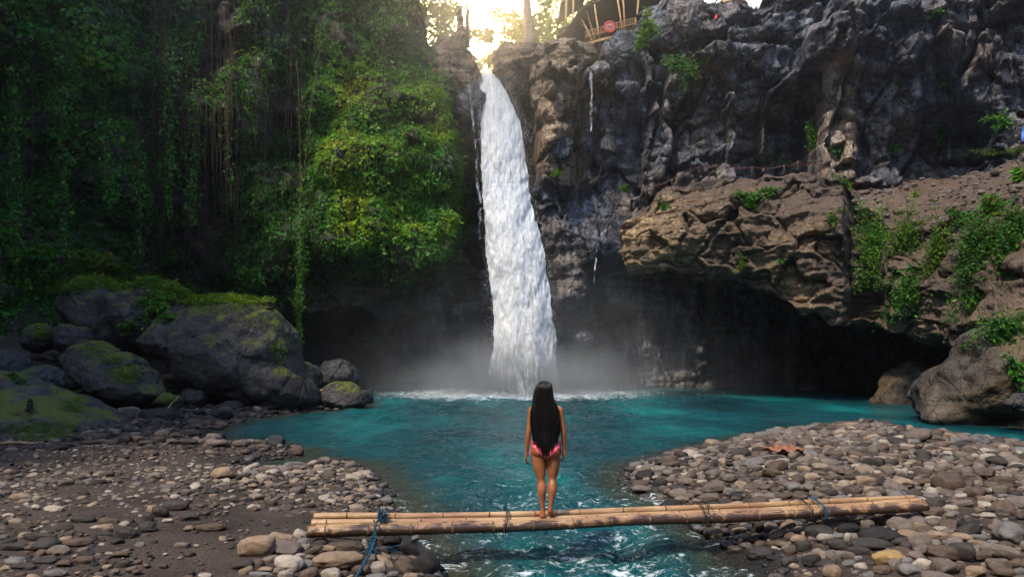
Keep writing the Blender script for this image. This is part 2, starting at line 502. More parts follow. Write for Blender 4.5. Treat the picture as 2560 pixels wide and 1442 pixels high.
cf = coords(nt, (0.75, 1.5, 1))
fn = noise_(nt, cf, 2.3, 6, 0.68, dist=1.4)
fn2 = noise_(nt, cf, 13.0, 4, 0.7, dist=0.8)
fm = math_(nt, 'ADD', math_(nt, 'ADD', math_(nt, 'MULTIPLY', fn, 0.52), math_(nt, 'MULTIPLY', fn2, 0.48)), math_(nt, 'MULTIPLY', math_(nt, 'SUBTRACT', foam_glints_a, 0.5), 0.52))
fmask = ramp(nt, fm, [(0.55, 0), (0.585, 0.35), (0.66, 1)])
col = mixc(nt, fmask, col, (0.72, 0.82, 0.85))
b1 = noise_(nt, coords(nt, (1.0, 2.1, 1)), 2.4, 5, 0.6, dist=0.6)
b2 = noise_(nt, coords(nt, (1.0, 1.8, 1)), 9.0, 3, 0.6)
bh = math_(nt, 'ADD', b1, math_(nt, 'MULTIPLY', b2, 0.3))
bsdf(nt, out, col, math_(nt, 'ADD', 0.07, math_(nt, 'MULTIPLY', fmask, 0.6)), bh, 1.0, 0.22, 0.5, IOR=1.33)
M['water'] = m
tag(mk('water', np.stack([WX, WY, WZ], -1), grid_faces(*WX.shape), m, None, {'foam': foam, 'shallow': shal}), 'teal pool and stream below the waterfall', None, None, 'structure')

# ------------------------------------------------------------------ left cliff
def keyed(keys, q, col):
    k = np.asarray([r[0] for r in keys], float); v = np.asarray([r[col] for r in keys], float)
    o = np.argsort(k)
    return np.interp(q, k[o], v[o])

def bump(a, b, c, d, x): return ss(a, b, x) * ss(d, c, x)

def cliff(name, keys, nq, nz, offs, label, mat, inside=(0, 15), plateau=26, zmin=-1.0, jag=0.5, tanf=None):
    """a rock wall: keys = (q, X, Y, top height); offs(q, z, P) = metres towards the gorge"""
    P = spline(np.array([[k[1], k[2], k[3], k[0]] for k in keys]), nq)
    x, y, H, q = P.T
    tx, ty = np.gradient(x), np.gradient(y)
    l = np.hypot(tx, ty); nx, ny = -ty / l, tx / l
    sgn = np.sign(nx * (inside[0] - x) + ny * (inside[1] - y))
    sgn = np.where(np.median(sgn) > 0, 1, -1)
    nx, ny = nx * sgn, ny * sgn
    for _ in range(12):
        nx = np.convolve(np.pad(nx, 2, 'edge'), np.ones(5) / 5, 'valid'); ny = np.convolve(np.pad(ny, 2, 'edge'), np.ones(5) / 5, 'valid')
    v = np.linspace(0, 1, nz)
    H = H + jag * fbm(np.stack([x * .6, y * .6, x * 0], -1), 4, 77)
    Z = zmin + v[None] * (H[:, None] - zmin)
    Q = np.repeat(q[:, None], nz, 1)
    B = np.stack([np.repeat(x[:, None], nz, 1), np.repeat(y[:, None], nz, 1), Z], -1)
    D = offs(Q, Z, B)
    top = ss(1.6, 0, H[:, None] - Z) * 1.2
    D = D - top * 0.9
    B[..., 0] += nx[:, None] * D; B[..., 1] += ny[:, None] * D
    npl = 18
    e = (np.linspace(0, 1, npl + 1)[1:] ** 1.6 * plateau)[None]
    lx, ly, lz = B[:, -1, 0][:, None], B[:, -1, 1][:, None], B[:, -1, 2][:, None]
    T = np.stack([lx - nx[:, None] * e, ly - ny[:, None] * e, lz + 0 * e + 0.25 * ss(0, 2, e)], -1)
    T[..., 2] += 0.4 * fbm(T * 0.5, 3, 5) * ss(0, 2, e)
    G = np.concatenate([B, T], 1)
    tt = np.zeros(G.shape[:2])
    if tanf is not None: tt[:, :nz] = tanf(Q, Z)
    o = mk(name, G, grid_faces(*G.shape[:2]), mat, None, {'tint': tt})
    tag(o, label, None, None, 'structure')
    du = np.gradient(G, axis=0); dv = np.gradient(G, axis=1)
    nn = np.cross(du, dv); nn /= np.linalg.norm(nn, axis=-1, keepdims=True) + 1e-9
    test = (nn[:, :nz, 0] * nx[:, None] + nn[:, :nz, 1] * ny[:, None]).mean()
    if test < 0: nn = -nn
    return o, G[:, :nz], nn[:, :nz], Q, Z

LK = [(1235, -1.15, 46.5, 17.2), (1192, -2.25, 43.8, 18.8), (1150, -3.1, 41.6, 18.7), (1128, -3.65, 41.0, 20.2), (1085, -4.65, 40.5, 22.5), (1045, -5.5, 40.0, 25.5), (900, -8.7, 39.3, 27.5), (750, -12.1, 39, 28), (550, -16.2, 38, 28), (400, -19, 36.8, 28),
      (200, -22.2, 35, 28), (0, -24.7, 33, 28), (-400, -27, 27, 34), (-1000, -28, 15, 43), (-1600, -28, -14, 43)]  # off-view end raised, unseen, to throw shade on the left bank
def loff(q, z, P):
    zc = 4.5 + 1.2 * ss(1060, 1180, q) + 0.5 * fbm(np.stack([q / 60, q * 0, q * 0], -1), 3, 8)
    cave = -6.0 * ss(640, 800, q) * ss(zc + 0.25, zc - 0.5, z)
    under = -0.7 * ss(600, 760, q) * ss(9.5, 6.0, z) * ss(1230, 1100, q)
    belly = 1.7 * bump(6.6, 8.6, 13, 16.5, z) * bump(720, 860, 1090, 1130, q)
    upper = 1.6 * bump(14, 18, 30, 31, z) * ss(420, 250, q) + 1.0 * bump(15, 17, 30, 31, z) * bump(560, 700, 980, 1060, q)
    hollow = -2.4 * bump(4, 6, 12, 15, z) * bump(360, 420, 520, 600, q) - 1.2 * bump(12, 14, 17, 20, z) * bump(640, 690, 740, 800, q)
    n = 1.5 * fbm(P / np.array([5.5, 5.5, 4.0]), 3, 21) + 0.9 * fbm(P / 1.9, 4, 22)
    h, e, r = cells(P / np.array([2.4, 2.4, 1.5]) + 0.25 * fbm(P, 2, 5)[..., None], 31)
    veg = ss(1140, 1100, q)
    n2 = 0.28 * fbm(P / 0.6, 3, 23)
    edge = -0.8 * ss(1120, 1180, q) * ss(20, 15, z)
    strat = 0.25 * fbm(P / np.array([6, 6, .5]), 3, 27) * ss(10, 7, z)
    return cave + under + belly + upper + hollow + edge + strat + n * (0.45 + 0.55 * veg) + (h * 1.0 + np.minimum(e * 2.5, .35) - .3) * (1 - 0.65 * veg) + n2
cl_o, LG, LN, LQ, LZ = cliff('left_cliff', LK, 620, 260, loff, 'tall dark rock wall hung with creepers, left of the waterfall', M['cliff_left'])

# ------------------------------------------------------------------ right upper cliff
def qx(q, Y): return (q - 1280) / F * Y
RK = [(900, -14, 50.5, 17), (1000, -8, 50.5, 17.5), (1172, qx(1172, 49), 49, 18.2), (1215, qx(1215, 47), 47, 18.7), (1240, qx(1240, 45), 45, 19.6), (1262, qx(1262, 43.6), 43.6, 21.3), (1300, qx(1300, 43), 43, 21.6), (1400, qx(1400, 43), 43, 21.8), (1475, qx(1475, 43), 43, 21.3), (1495, qx(1495, 43.6), 43.6, 20.6),
      (1530, qx(1530, 43), 43, 22.6), (1600, qx(1600, 42), 42, 23.0), (1640, qx(1640, 42), 42, 23.5), (1800, qx(1800, 41.6), 41.6, 24.0), (1950, qx(1950, 41), 41, 24.2), (2050, qx(2050, 40.5), 40.5, 25), (2150, qx(2150, 40), 40, 26), (2350, qx(2350, 39), 39, 26.5), (2560, qx(2560, 37), 37, 27.5),
      (2900, 32, 31, 28), (3300, 33, 20, 28), (3800, 33, 8, 27), (4400, 33, -14, 27)]
def roff(q, z, P):
    W = P + 0.22 * np.stack([fbm(P / 2.5, 2, 3), fbm(P / 2.5, 2, 4), fbm(P / 2.5, 2, 6)], -1)
    h, e, r = cells(W / np.array([1.5, 1.5, 4.6]), 41, 0.5)
    h2, e2, r2 = cells(W / np.array([0.85, 0.85, 0.95]) + 5, 43, 0.6)
    h3, e3, r3 = cells(W / np.array([2.4, 2.4, 1.0]) + 9, 47, 0.5)
    lay = ss(19.6, 20.4, z + 0.6 * fbm(P / 4, 2, 49)); h = h * (1 - lay) + h3 * lay; e = np.where(lay > .5, e3, e)
    mid = ss(1250, 1420, q)
    blocks = 2.2 * h + 0.75 * h2 * ss(0.35, 0.6, r) + 0.28 * h2 - 0.5 * ss(0.12, 0.0, e) - 0.2 * ss(0.12, 0.0, e2)
    n = 0.9 * fbm(P / 5.0, 3, 51) + 0.20 * fbm(P / np.array([1.2, 1.2, 2.0]), 4, 52) + 0.10 * fbm(P / 0.35, 3, 53)
    strat = 0.32 * fbm(P / np.array([5, 5, .7]), 3, 54)
    f = 0.8 * bump(18.5, 20, 40, 41, z) * ss(1560, 1640, q)                       # overhanging brow
    f += -1.5 * bump(11.5, 13, 16.5, 18.6, z) * ss(1500, 1600, q) * 0.5
    f += -2.8 * bump(12.6, 13.4, 17.2, 18.6, z) * bump(1900, 1945, 2020, 2040, q)  # dark alcove
    f += 1.6 * bump(11.2, 12, 20.5, 22.0, z) * bump(2030, 2060, 2110, 2160, q)     # pillar with an overhanging head
    f += 0.9 * bump(18.6, 19.2, 21.0, 21.6, z) * bump(1985, 2010, 2080, 2110, q)
    f += -2.4 * bump(11.6, 12.2, 15.0, 17, z) * bump(2230, 2290, 2440, 2520, q)
    f += 1.3 * bump(12.0, 13, 19.2, 20.2, z) * bump(1338, 1362, 1430, 1450, q)     # tan column right of the fall
    f += 1.0 * bump(18.6, 19.0, 21.4, 22.4, z) * bump(1248, 1275, 1470, 1490, q)
    f += -2.4 * bump(12.5, 14, 18.2, 19.0, z) * bump(1285, 1300, 1330, 1345, q)
    f += -1.4 * bump(12.0, 13, 17.0, 18.5, z) * bump(1530, 1560, 1590, 1610, q) - 1.0 * bump(13, 14, 19.5, 20, z) * bump(1448, 1462, 1490, 1505, q)
    f += -2.2 * bump(9.2, 10.4, 11.6, 12.3, z) * ss(1560, 1680, q)                # undercut above the ledge
    f += 1.2 * ss(12.6, 9.5, z) * ss(3.5, 6, z) * bump(1330, 1400, 1520, 1560, q)  # sloping wet slabs below
    f += -4.5 * ss(8.6, 7.4, z) * ss(1430, 1540, q)
    f += -1.5 * ss(6.0, 4.0, z) * ss(1260, 1330, q) * ss(1600, 1500, q)
    low = ss(12.0, 9.0, z)
    return f + blocks * (0.35 + 0.65 * mid) * (1 - 0.6 * low) + n + strat
cr_o, RG, RN, RQ, RZ = cliff('right_cliff', RK, 780, 270, roff, 'grey and brown blocky rock wall right of the waterfall', M['cliff_right'], jag=0.55, tanf=lambda q, z: np.maximum.reduce([bump(1225, 1250, 1440, 1500, q) * bump(12.0, 14.0, 30, 31, z), .75 * bump(2020, 2050, 2120, 2180, q) * bump(11, 12.5, 18.5, 20, z), .45 * bump(1600, 1660, 1780, 1860, q) * bump(9.5, 10.5, 13.0, 14.2, z), .35 * bump(1620, 1700, 1800, 1850, q) * bump(17, 18, 20, 21, z)]))

# ------------------------------------------------------------------ overhanging ledge over the cave
#      q    Yf   lip  top   back z
EK = [(1497, 36.6, 630, 622, 9.2), (1510, 36.2, 655, 590, 9.6), (1532, 35.6, 668, 545, 10.2), (1570, 35.1, 674, 508, 11.0), (1610, 34.6, 680, 482, 11.5), (1700, 34.0, 668, 447, 12.0), (1780, 33.5, 690, 428, 12.0), (1840, 33, 690, 424, 11.9),
      (1900, 32.5, 712, 430, 11.8), (1960, 32, 746, 424, 11.8), (2030, 31.5, 790, 416, 11.8), (2110, 31, 803, 430, 11.9), (2150, 30.7, 800, 520, 12.0), (2200, 30.3, 815, 560, 12.2), (2260, 29.6, 850, 575, 12.3), (2330, 28.6, 885, 560, 12.4),
      (2370, 28.0, 960, 550, 12.4), (2395, 27.6, 1090, 545, 12.4), (2450, 26.8, 1110, 530, 12.4), (2560, 25, 1130, 478, 12.4), (2750, 22.5, 1150, 440, 12.4), (3200, 17, 1250, 300, 12.0), (4300, 8, 1600, -300, 12)]
nq, nr = 520, 230
eq = np.concatenate([np.linspace(1497, 2600, 420), np.linspace(2604, 4300, 100)])
Yf, lip, topp, zb = (np.interp(eq, [k[0] for k in EK], [k[i] for k in EK]) for i in (1, 2, 3, 4))
zl = CH - (lip - HZ) / F * Yf
zt = np.maximum(CH - (topp - HZ) / F * Yf, zl + 0.05)
zl = zl + 0.25 * fbm(np.stack([eq / 40, eq * 0, eq * 0], -1), 3, 91); zt = np.maximum(zt + 0.25 * fbm(np.stack([eq / 45, eq * 0, eq * 0], -1), 4, 92), zl + .05)
X0 = qx(eq, Yf)
px_, py_ = np.gradient(X0), np.gradient(Yf); L = np.hypot(px_, py_); inx, iny = -py_ / L, px_ / L
for _ in range(30):
    inx = np.convolve(np.pad(inx, 3, 'edge'), np.ones(7) / 7, 'valid'); iny = np.convolve(np.pad(iny, 3, 'edge'), np.ones(7) / 7, 'valid')
r_ = np.linspace(0, 1, nr)
# profile: ceiling (0-.25), face (.25-.75), ledge top (.75-1)
a = np.clip(r_ / .25, 0, 1); b = np.clip((r_ - .25) / .5, 0, 1); c_ = np.clip((r_ - .75) / .25, 0, 1)
dep = np.where(r_ < .25, 1.1 + (1 - a) ** 1.4 * 11, np.where(r_ < .75, 1.1 - 1.6 * np.sin(b * np.pi * 0.62) + 1.9 * b ** 2.2, 0))
dface_end = 1.1 - 1.6 * math.sin(math.pi * .62) + 1.9
dep = np.where(r_ >= .75, dface_end + c_ ** 1.3 * 10.0, dep)
DD = np.repeat(dep[None], nq, 0)
ZZ = np.where(r_ < .25, zl[:, None] + 0.9 * (1 - a), np.where(r_ < .75, zl[:, None] + b * (zt - zl)[:, None], zt[:, None] + (zb - zt)[:, None] * c_ ** 0.9))
face = bump(.2, .3, .72, .8, r_)[None]
DD = DD + face * (1.5 * bump(2105, 2135, 2180, 2215, eq)[:, None])
endr = ss(1560, 1497, eq)[:, None] * 1.2
DD = DD + endr * (1 + 0 * r_)
E_ = np.stack([X0[:, None] + inx[:, None] * DD, Yf[:, None] + iny[:, None] * DD, ZZ], -1)
h, e, r = cells(E_ / np.array([2.6, 2.6, 1.9]) + .3 * fbm(E_ / 1.5, 2, 9)[..., None], 61, 0.8)
h_2, e_2, r_2 = cells(E_ / np.array([1.0, 1.0, .75]) + .15 * fbm(E_ / .8, 2, 19)[..., None] + 3, 68, 0.7)
dn = 0.6 * fbm(E_ / 3.6, 3, 62) + 0.16 * fbm(E_ / 1.0, 4, 63) + 0.11 * fbm(E_ / .35, 3, 64) + 0.55 * h + .17 * h_2 - .06 * ss(.1, 0, e_2) - 0.2 * ss(.1, 0, e) + 0.22 * fbm(E_ / np.array([3, 3, .45]), 3, 65)
dn = dn * (0.35 + 0.65 * np.maximum(face, ss(.3, .1, r_)[None] * .7)) * ss(1497, 1560, eq)[:, None] ** .5
E_[..., 0] -= inx[:, None] * dn; E_[..., 1] -= iny[:, None] * dn
E_[..., 2] += 0.35 * fbm(E_ / 1.1, 4, 66) * ss(.72, .8, r_)[None] + 0.5 * fbm(E_ / 1.4, 3, 67) * ss(.3, .15, r_)[None]
tag(mk('rock_ledge', E_, grid_faces(nq, nr), M['ledge'], None, {'tint': ((ss(1860, 1580, eq)[:, None] * bump(.24, .3, .66, .76, r_)[None]) + .5 * bump(1850, 1950, 2060, 2120, eq)[:, None] * bump(.24, .27, .36, .42, r_)[None])}), 'brown rock ledge jutting out over the dark cave on the right', None, None, 'structure')
EN = np.cross(np.gradient(E_, axis=0), np.gradient(E_, axis=1)); EN /= np.linalg.norm(EN, axis=-1, keepdims=True) + 1e-9
if (EN[:, int(nr * .5)] * np.stack([-inx, -iny, inx * 0], -1)).sum(-1).mean() < 0: EN = -EN

# ------------------------------------------------------------------ upland behind the lip: river bed and rising hillside
ux = np.linspace(-90, 110, 160); uy = 45 + 150 * np.linspace(0, 1, 120) ** 1.5
UX, UY = np.meshgrid(ux, uy, indexing='ij')
vx = UX + 3.0 - 0.045 * (UY - 45) * -1.0
UZ = 18.6 + 0.010 * (UY - 45) + 3.2 * ss(2.2, 6.5, abs(UX + 2.0 + 0.042 * (UY - 43))) * ss(45, 52, UY) + 22 * ss(70, 190, UY) + 10 * ss(12, 50, abs(UX)) * ss(50, 90, UY)
UZ = UZ + 0.9 * fbm(np.stack([UX / 6, UY / 6, UX * 0], -1), 4, 71)
m, nt, out = new_mat('earth and undergrowth')
c = coords(nt)
col = ramp(nt, noise_(nt, c, 0.6, 5, .6), [(.35, (.10, .06, .03)), (.5, (.09, .075, .03)), (.62, (.05, .07, .015))])
bsdf(nt, out, col, .9, noise_(nt, c, 4, 4, .7), .8, .2)
tag(mk('hill', np.stack([UX, UY, UZ], -1), grid_faces(*UX.shape), m), 'wooded hillside above the waterfall', None, None, 'structure')

# ------------------------------------------------------------------ unseen bend of the gorge behind the viewpoint, added to cut low sky light
BK = [(-2000, -28, -6, 26), (-1500, -27, -22, 25), (-800, -14, -33, 25), (0, 2, -36, 25), (800, 18, -33, 25), (1500, 31, -22, 26), (2000, 34, -6, 26)]
cliff('unseen_gorge_wall', BK, 120, 50, lambda q, z, P: 2.0 * fbm(P / 6.0, 4, 81), 'unseen gorge wall added behind the viewpoint to block low sky light', M['cliff_left'])
# ------------------------------------------------------------------ main waterfall
WK = [(185, 1192, 1238), (210, 1194, 1254), (235, 1196, 1270), (300, 1201, 1302), (330, 1201, 1308), (400, 1198, 1316), (480, 1204, 1328), (560, 1206, 1346), (640, 1212, 1366), (720, 1224, 1378), (800, 1231, 1386), (880, 1228, 1394), (960, 1218, 1404), (1000, 1208, 1416)]
def fall_mat(name, lo, hi, base):
    m, nt, out = new_mat(name)
    e = N(nt, 'Attribute', attribute_name='tint', out=2)
    uvw = N(nt, 'CombineXYZ', {0: N(nt, 'Attribute', attribute_name='fu', out=2), 1: N(nt, 'Attribute', attribute_name='fv', out=2), 2: N(nt, 'Attribute', attribute_name='fw', out=2)})
    st = noise_(nt, N(nt, 'Mapping', {0: uvw, 3: (1.8, .28, 1)}), 1.6, 8, .66, dist=0.8)
    st2 = noise_(nt, N(nt, 'Mapping', {0: uvw, 3: (4.0, .9, 1)}), 3.0, 5, .7, dist=0.3)
    s = math_(nt, 'ADD', math_(nt, 'MULTIPLY', st, .65), math_(nt, 'MULTIPLY', st2, .35))
    col = ramp(nt, s, [(.30, base), (.50, (.92, .955, .985)), (.6, (.97, .98, .995))])
    al = math_(nt, 'SUBTRACT', math_(nt, 'ADD', s, hi), math_(nt, 'MULTIPLY', e, lo))
    al = ramp(nt, al, [(.46, 0), (.62, 1)])
    d = N(nt, 'BsdfPrincipled', {'Base Color': col, 'Roughness': .6, 'Specular IOR Level': .25, 'Alpha': al,
                                 'Normal': N(nt, 'Bump', {'Height': s, 'Strength': .22, 'Distance': .12})})
    tr = N(nt, 'BsdfTranslucent', {0: col})
    tp = N(nt, 'BsdfTransparent')
    t2 = N(nt, 'MixShader', {0: al, 1: tp, 2: tr})
    nt.links.new(N(nt, 'MixShader', {0: .35, 1: d, 2: t2}), out.inputs[0])
    return m
def fall_sheet(name, mat, parent, keys, ytop, ybot, nu=60, nv=240, wide=1.0, fwd=0.0, amp=.3, seed=0, lead=4.0, bul=0.28, off=(0, 0, 0), dx=0):
    v = np.linspace(0, 1, nv)
    py = keys[0][0] + v * (keys[-1][0] - keys[0][0])
    xl = np.interp(py, [k[0] for k in keys], [k[1] for k in keys]) + dx; xr = np.interp(py, [k[0] for k in keys], [k[2] for k in keys]) + dx
    Yv = ytop + (ybot - ytop) * v ** .55
    u = np.linspace(0, 1, nu)[:, None]
    w = (2 * u - 1)
    cx, hw = (xl + xr) / 2, (xr - xl) / 2 * wide
    X = (cx + w * hw - 1280) / F * Yv
    Z = np.repeat((CH - (py - HZ) / F * Yv)[None], nu, 0)
    wid = hw / F * Yv
    Yy = Yv - fwd - bul * 2 * wid * (1 - np.abs(w) ** 2.2) + 0 * X
    P = np.stack([X, Yy, Z], -1)
    q = np.stack([X * 1.6, Z * .62 + seed, X * 0 + seed], -1)
    d = fbm(q, 4, 100 + seed) * amp + fbm(np.stack([X * 5, Z * 1.6, X * 0 + seed], -1), 3, 101 + seed) * amp * .45
    grow = (.35 + .65 * ss(0, .3, v))
    P[..., 1] -= d * grow
    P[..., 0] += (fbm(q + 9, 3, 102 + seed) * amp * .6 + fbm(np.stack([X * 4, Z * 2.5, X * 0], -1), 3, 103 + seed) * amp * .3) * np.abs(w) * grow
    fv = Z / 1.0
    if lead > 0:                          # water running up to the lip
        k = np.linspace(1, 0, 12)[:-1] ** 1.3
        top = P[:, 0]
        pre = np.stack([top[:, None, 0] + 0 * k, top[:, None, 1] + lead * k, top[:, None, 2] + .25 * (1 - np.exp(-k * 3)) - .06 * k + .06 * fbm(np.stack([top[:, None, 0] * 2 + 0 * k, top[:, None, 1] + k * lead, 0 * k + top[:, None, 0] * 0], -1), 3, 5)], -1)
        P = np.concatenate([pre, P], 1)
        fv = np.concatenate([Z[:, :1] + k * lead, fv], 1)
        edge = np.concatenate([np.repeat(np.abs(w), len(k), 1) * .8, np.repeat(np.abs(w), nv, 1)], 1)
    else: edge = np.repeat(np.abs(w), nv, 1)
    o = np.array(off)
    return mk(name, P - o, grid_faces(*P.shape[:2]), mat, parent, {'tint': edge ** 2.5, 'fu': P[..., 0], 'fv': fv, 'fw': P[..., 0] * 0 + seed})
M['fall'] = fall_mat('white water', .14, .26, (.84, .90, .96))
M['fall_veil'] = fall_mat('white water veil', .50, .00, (.62, .74, .85))
M['trickle'] = fall_mat('thin white water', .34, -.03, (.62, .74, .85))
w0 = at(1300, 985, 40.0); w0[2] = 0
wf = empty('waterfall', w0, 'tall white waterfall plunging into the teal pool, by far the biggest one', 'waterfall')
fall_sheet('water_column', M['fall'], wf, WK, 42.6, 40.2, seed=1, off=w0, amp=.17, nu=90, nv=320, wide=.95, bul=.17)
fall_sheet('water_veil', M['fall_veil'], wf, WK, 42.5, 40.2, wide=1.16, fwd=.25, amp=.28, seed=4, lead=0, bul=.36, off=w0)
fall_sheet('water_veil', M['fall_veil'], wf, WK[6:], 41.5, 40.1, wide=1.40, fwd=.45, amp=.35, seed=8, lead=0, bul=.40, off=w0)
# spray thrown off the edges and the foot of the fall
V, T = ICO[1]
def spray(n, fpos, smin, smax):
    mb_v = []; 
    P = fpos(n)
    s = rng.uniform(smin, smax, n) ** 1.0
    el = rng.uniform(1.0, 2.6, n)
    VV = V[None] * np.stack([s, s, s * el], -1)[:, None] + P[:, None]
    TT = (T[None] + (np.arange(n) * len(V))[:, None, None]).reshape(-1, 3)
    return VV.reshape(-1, 3), TT
def edgepos(n):
    py = 190 + 780 * rng.random(n) ** 1.0
    top = rng.random(n) < .35
    py = np.where(top, 190 + 170 * rng.random(n), py)
    side = np.where(rng.random(n) < .62, 1, -1)
    xl = np.interp(py, [k[0] for k in WK], [k[1] for k in WK]); xr = np.interp(py, [k[0] for k in WK], [k[2] for k in WK])
    off = np.abs(rng.normal(0, 1, n)) * np.where(top & (side > 0), 15, 9) - 5
    x = np.where(side > 0, xr + off, xl - off)
    Yv = 42.5 + (40.2 - 42.5) * ((py - 185) / 815) ** .55 - rng.uniform(0, .9, n)
    return np.stack([(x - 1280) / F * Yv, Yv, CH - (py - HZ) / F * Yv], -1)
v1, t1 = spray(1800, edgepos, .005, .014)
def footpos(n):
    a = rng.uniform(0, 2 * np.pi, n); r = np.abs(rng.normal(0, 2.2, n)) + .6
    return np.stack([.4 + np.cos(a) * r * 1.5, 39.9 - np.abs(np.sin(a)) * r * .7, np.abs(rng.normal(0, .55, n)) * np.exp(-r / 4) + .05], -1)
v2, t2 = spray(2600, footpos, .006, .02)
m, nt, out = new_mat('spray drops')
bsdf(nt, out, (.88, .93, .97), .5)
s_ = MB(); s_.add(v1, t1); s_.add(v2, t2)
tag(s_.build('spray', m, wf, True, w0), None, None, None, 'stuff')

# side streams: keys are (row, left, right)
def trickle(label, keys, yt, yb, seed, name='side_waterfall', group=None):
    b = at((keys[-1][1] + keys[-1][2]) / 2, keys[-1][0], yb)
    o = fall_sheet(name, M['trickle'], None, keys, yt, yb, nu=14, nv=110, amp=.12, seed=seed, lead=0, bul=.1, off=b)
    o.location = b
    return tag(o, label, 'waterfall', group)
trickle('thin white side stream leaping off rocks just left of the big fall', [(158, 1131, 1137), (180, 1152, 1164), (230, 1168, 1178), (300, 1174, 1188), (380, 1184, 1198), (480, 1188, 1206), (600, 1192, 1212)], 40.9, 40.9, 12)
trickle('second thin stream beside the leftmost one, dropping onto the same rock', [(146, 1160, 1163), (185, 1168, 1174), (240, 1171, 1180)], 41.0, 40.9, 13)
trickle('small ribbon of water falling from a flat ledge in the grey cliff', [(178, 1467, 1492), (200, 1468, 1486), (260, 1471, 1484), (330, 1474, 1481)], 41.2, 41.2, 14)
trickle('short spout of water above the flat ledge in the grey cliff', [(140, 1499, 1503), (160, 1501, 1507), (178, 1497, 1511)], 42.2, 41.6, 15)
trickle('thin stream sliding off the pale shelf left of the cave', [(565, 1518, 1530), (585, 1498, 1512), (600, 1488, 1499), (660, 1484, 1492), (720, 1478, 1486), (800, 1474, 1482)], 38.6, 38.2, 16)

# ------------------------------------------------------------------ mist at the foot of the fall (even haze comes further down)
def box(name, lo, hi, mat=None):
    lo, hi = np.array(lo, float), np.array(hi, float)
    c = (lo + hi) / 2
    V = np.array([[x, y, z] for x in (lo[0], hi[0]) for y in (lo[1], hi[1]) for z in (lo[2], hi[2])]) - c
    Fq = [[0, 1, 3, 2], [4, 6, 7, 5], [0, 4, 5, 1], [2, 3, 7, 6], [0, 2, 6, 4], [1, 5, 7, 3]]
    o = mk(name, V, [Fq], mat, smooth=False)
    o.location = c
    return o
m = bpy.data.materials.new('mist'); m.use_nodes = True; nt = m.node_tree; nt.nodes.clear()
out = nt.nodes.new('ShaderNodeOutputMaterial')
g = N(nt, 'NewGeometry', out=0)
sx = N(nt, 'SeparateXYZ', {0: g}, out=None)
dx = math_(nt, 'DIVIDE', math_(nt, 'SUBTRACT', sx.outputs[0], .5), 4.0)
dy = math_(nt, 'DIVIDE', math_(nt, 'SUBTRACT', sx.outputs[1], 39.2), 3.2)
dz = math_(nt, 'DIVIDE', sx.outputs[2], 1.7)
r2 = math_(nt, 'ADD', math_(nt, 'ADD', math_(nt, 'MULTIPLY', dx, dx), math_(nt, 'MULTIPLY', dy, dy)), math_(nt, 'MULTIPLY', dz, dz))
ga = math_(nt, 'POWER', 2.718, math_(nt, 'MULTIPLY', r2, -1.0))
dx2 = math_(nt, 'DIVIDE', math_(nt, 'SUBTRACT', sx.outputs[0], 2.0), 9.0)
dz2 = math_(nt, 'DIVIDE', sx.outputs[2], 4.6)
r3 = math_(nt, 'ADD', math_(nt, 'ADD', math_(nt, 'MULTIPLY', dx2, dx2), math_(nt, 'MULTIPLY', dy, dy)), math_(nt, 'MULTIPLY', dz2, dz2))
gb = math_(nt, 'POWER', 2.718, math_(nt, 'MULTIPLY', r3, -1.0))
nz = ramp(nt, noise_(nt, g, .55, 4, .6, dist=.5), [(.32, 0.05), (.7, 1.8)])
den = math_(nt, 'MULTIPLY', nz, math_(nt, 'ADD', math_(nt, 'MULTIPLY', ga, 1.3), math_(nt, 'MULTIPLY', gb, .07)))
pv = N(nt, 'VolumePrincipled', {'Color': (.86, .94, 1.0), 'Density': den, 'Anisotropy': .2})
nt.links.new(pv, out.inputs[1])
tag(box('mist', (-15, 33.5, -.25), (17, 45.4, 9.5), m), 'white spray mist drifting at the foot of the waterfall', None, None, 'stuff')

m = bpy.data.materials.new('lip mist'); m.use_nodes = True; nt = m.node_tree; nt.nodes.clear()
out = nt.nodes.new('ShaderNodeOutputMaterial')
g = N(nt, 'NewGeometry', out=0)
sx = N(nt, 'SeparateXYZ', {0: g}, out=None)
r4 = None
for k, (c0, s0) in enumerate(((-2.6, 5.2), (42.5, 5.0), (20.5, 5.4))):
    d_ = math_(nt, 'DIVIDE', math_(nt, 'SUBTRACT', sx.outputs[k], c0), s0); d_ = math_(nt, 'MULTIPLY', d_, d_)
    r4 = d_ if r4 is None else math_(nt, 'ADD', r4, d_)
den = math_(nt, 'MULTIPLY', math_(nt, 'POWER', 2.718, math_(nt, 'MULTIPLY', r4, -1.0)), math_(nt, 'MULTIPLY', ramp(nt, noise_(nt, g, .3, 3, .6), [(.3, .4), (.7, 1.2)]), .11))
nt.links.new(N(nt, 'VolumePrincipled', {'Color': (.98, .93, .84), 'Density': den, 'Anisotropy': .6}), out.inputs[1])
tag(box('mist_over_lip', (-13, 33, 9), (8, 54, 32), m), 'sunlit mist hanging over the lip of the waterfall', 'mist', None, 'stuff')
# ------------------------------------------------------------------ ray casting from the photo's viewpoint, to set things on what is already built
def cast(px, py):
    dg = bpy.context.evaluated_depsgraph_get()
    d = Vector(at(px, py, 1.0)) - Vector((0, 0, CH))
    hit, loc, nor, idx, ob, _ = SC.ray_cast(dg, Vector((0, 0, CH)), d.normalized(), distance=400)
    if not hit: return None
    if nor.dot(d) > 0: nor = -nor
    return np.array(loc), np.array(nor), ob

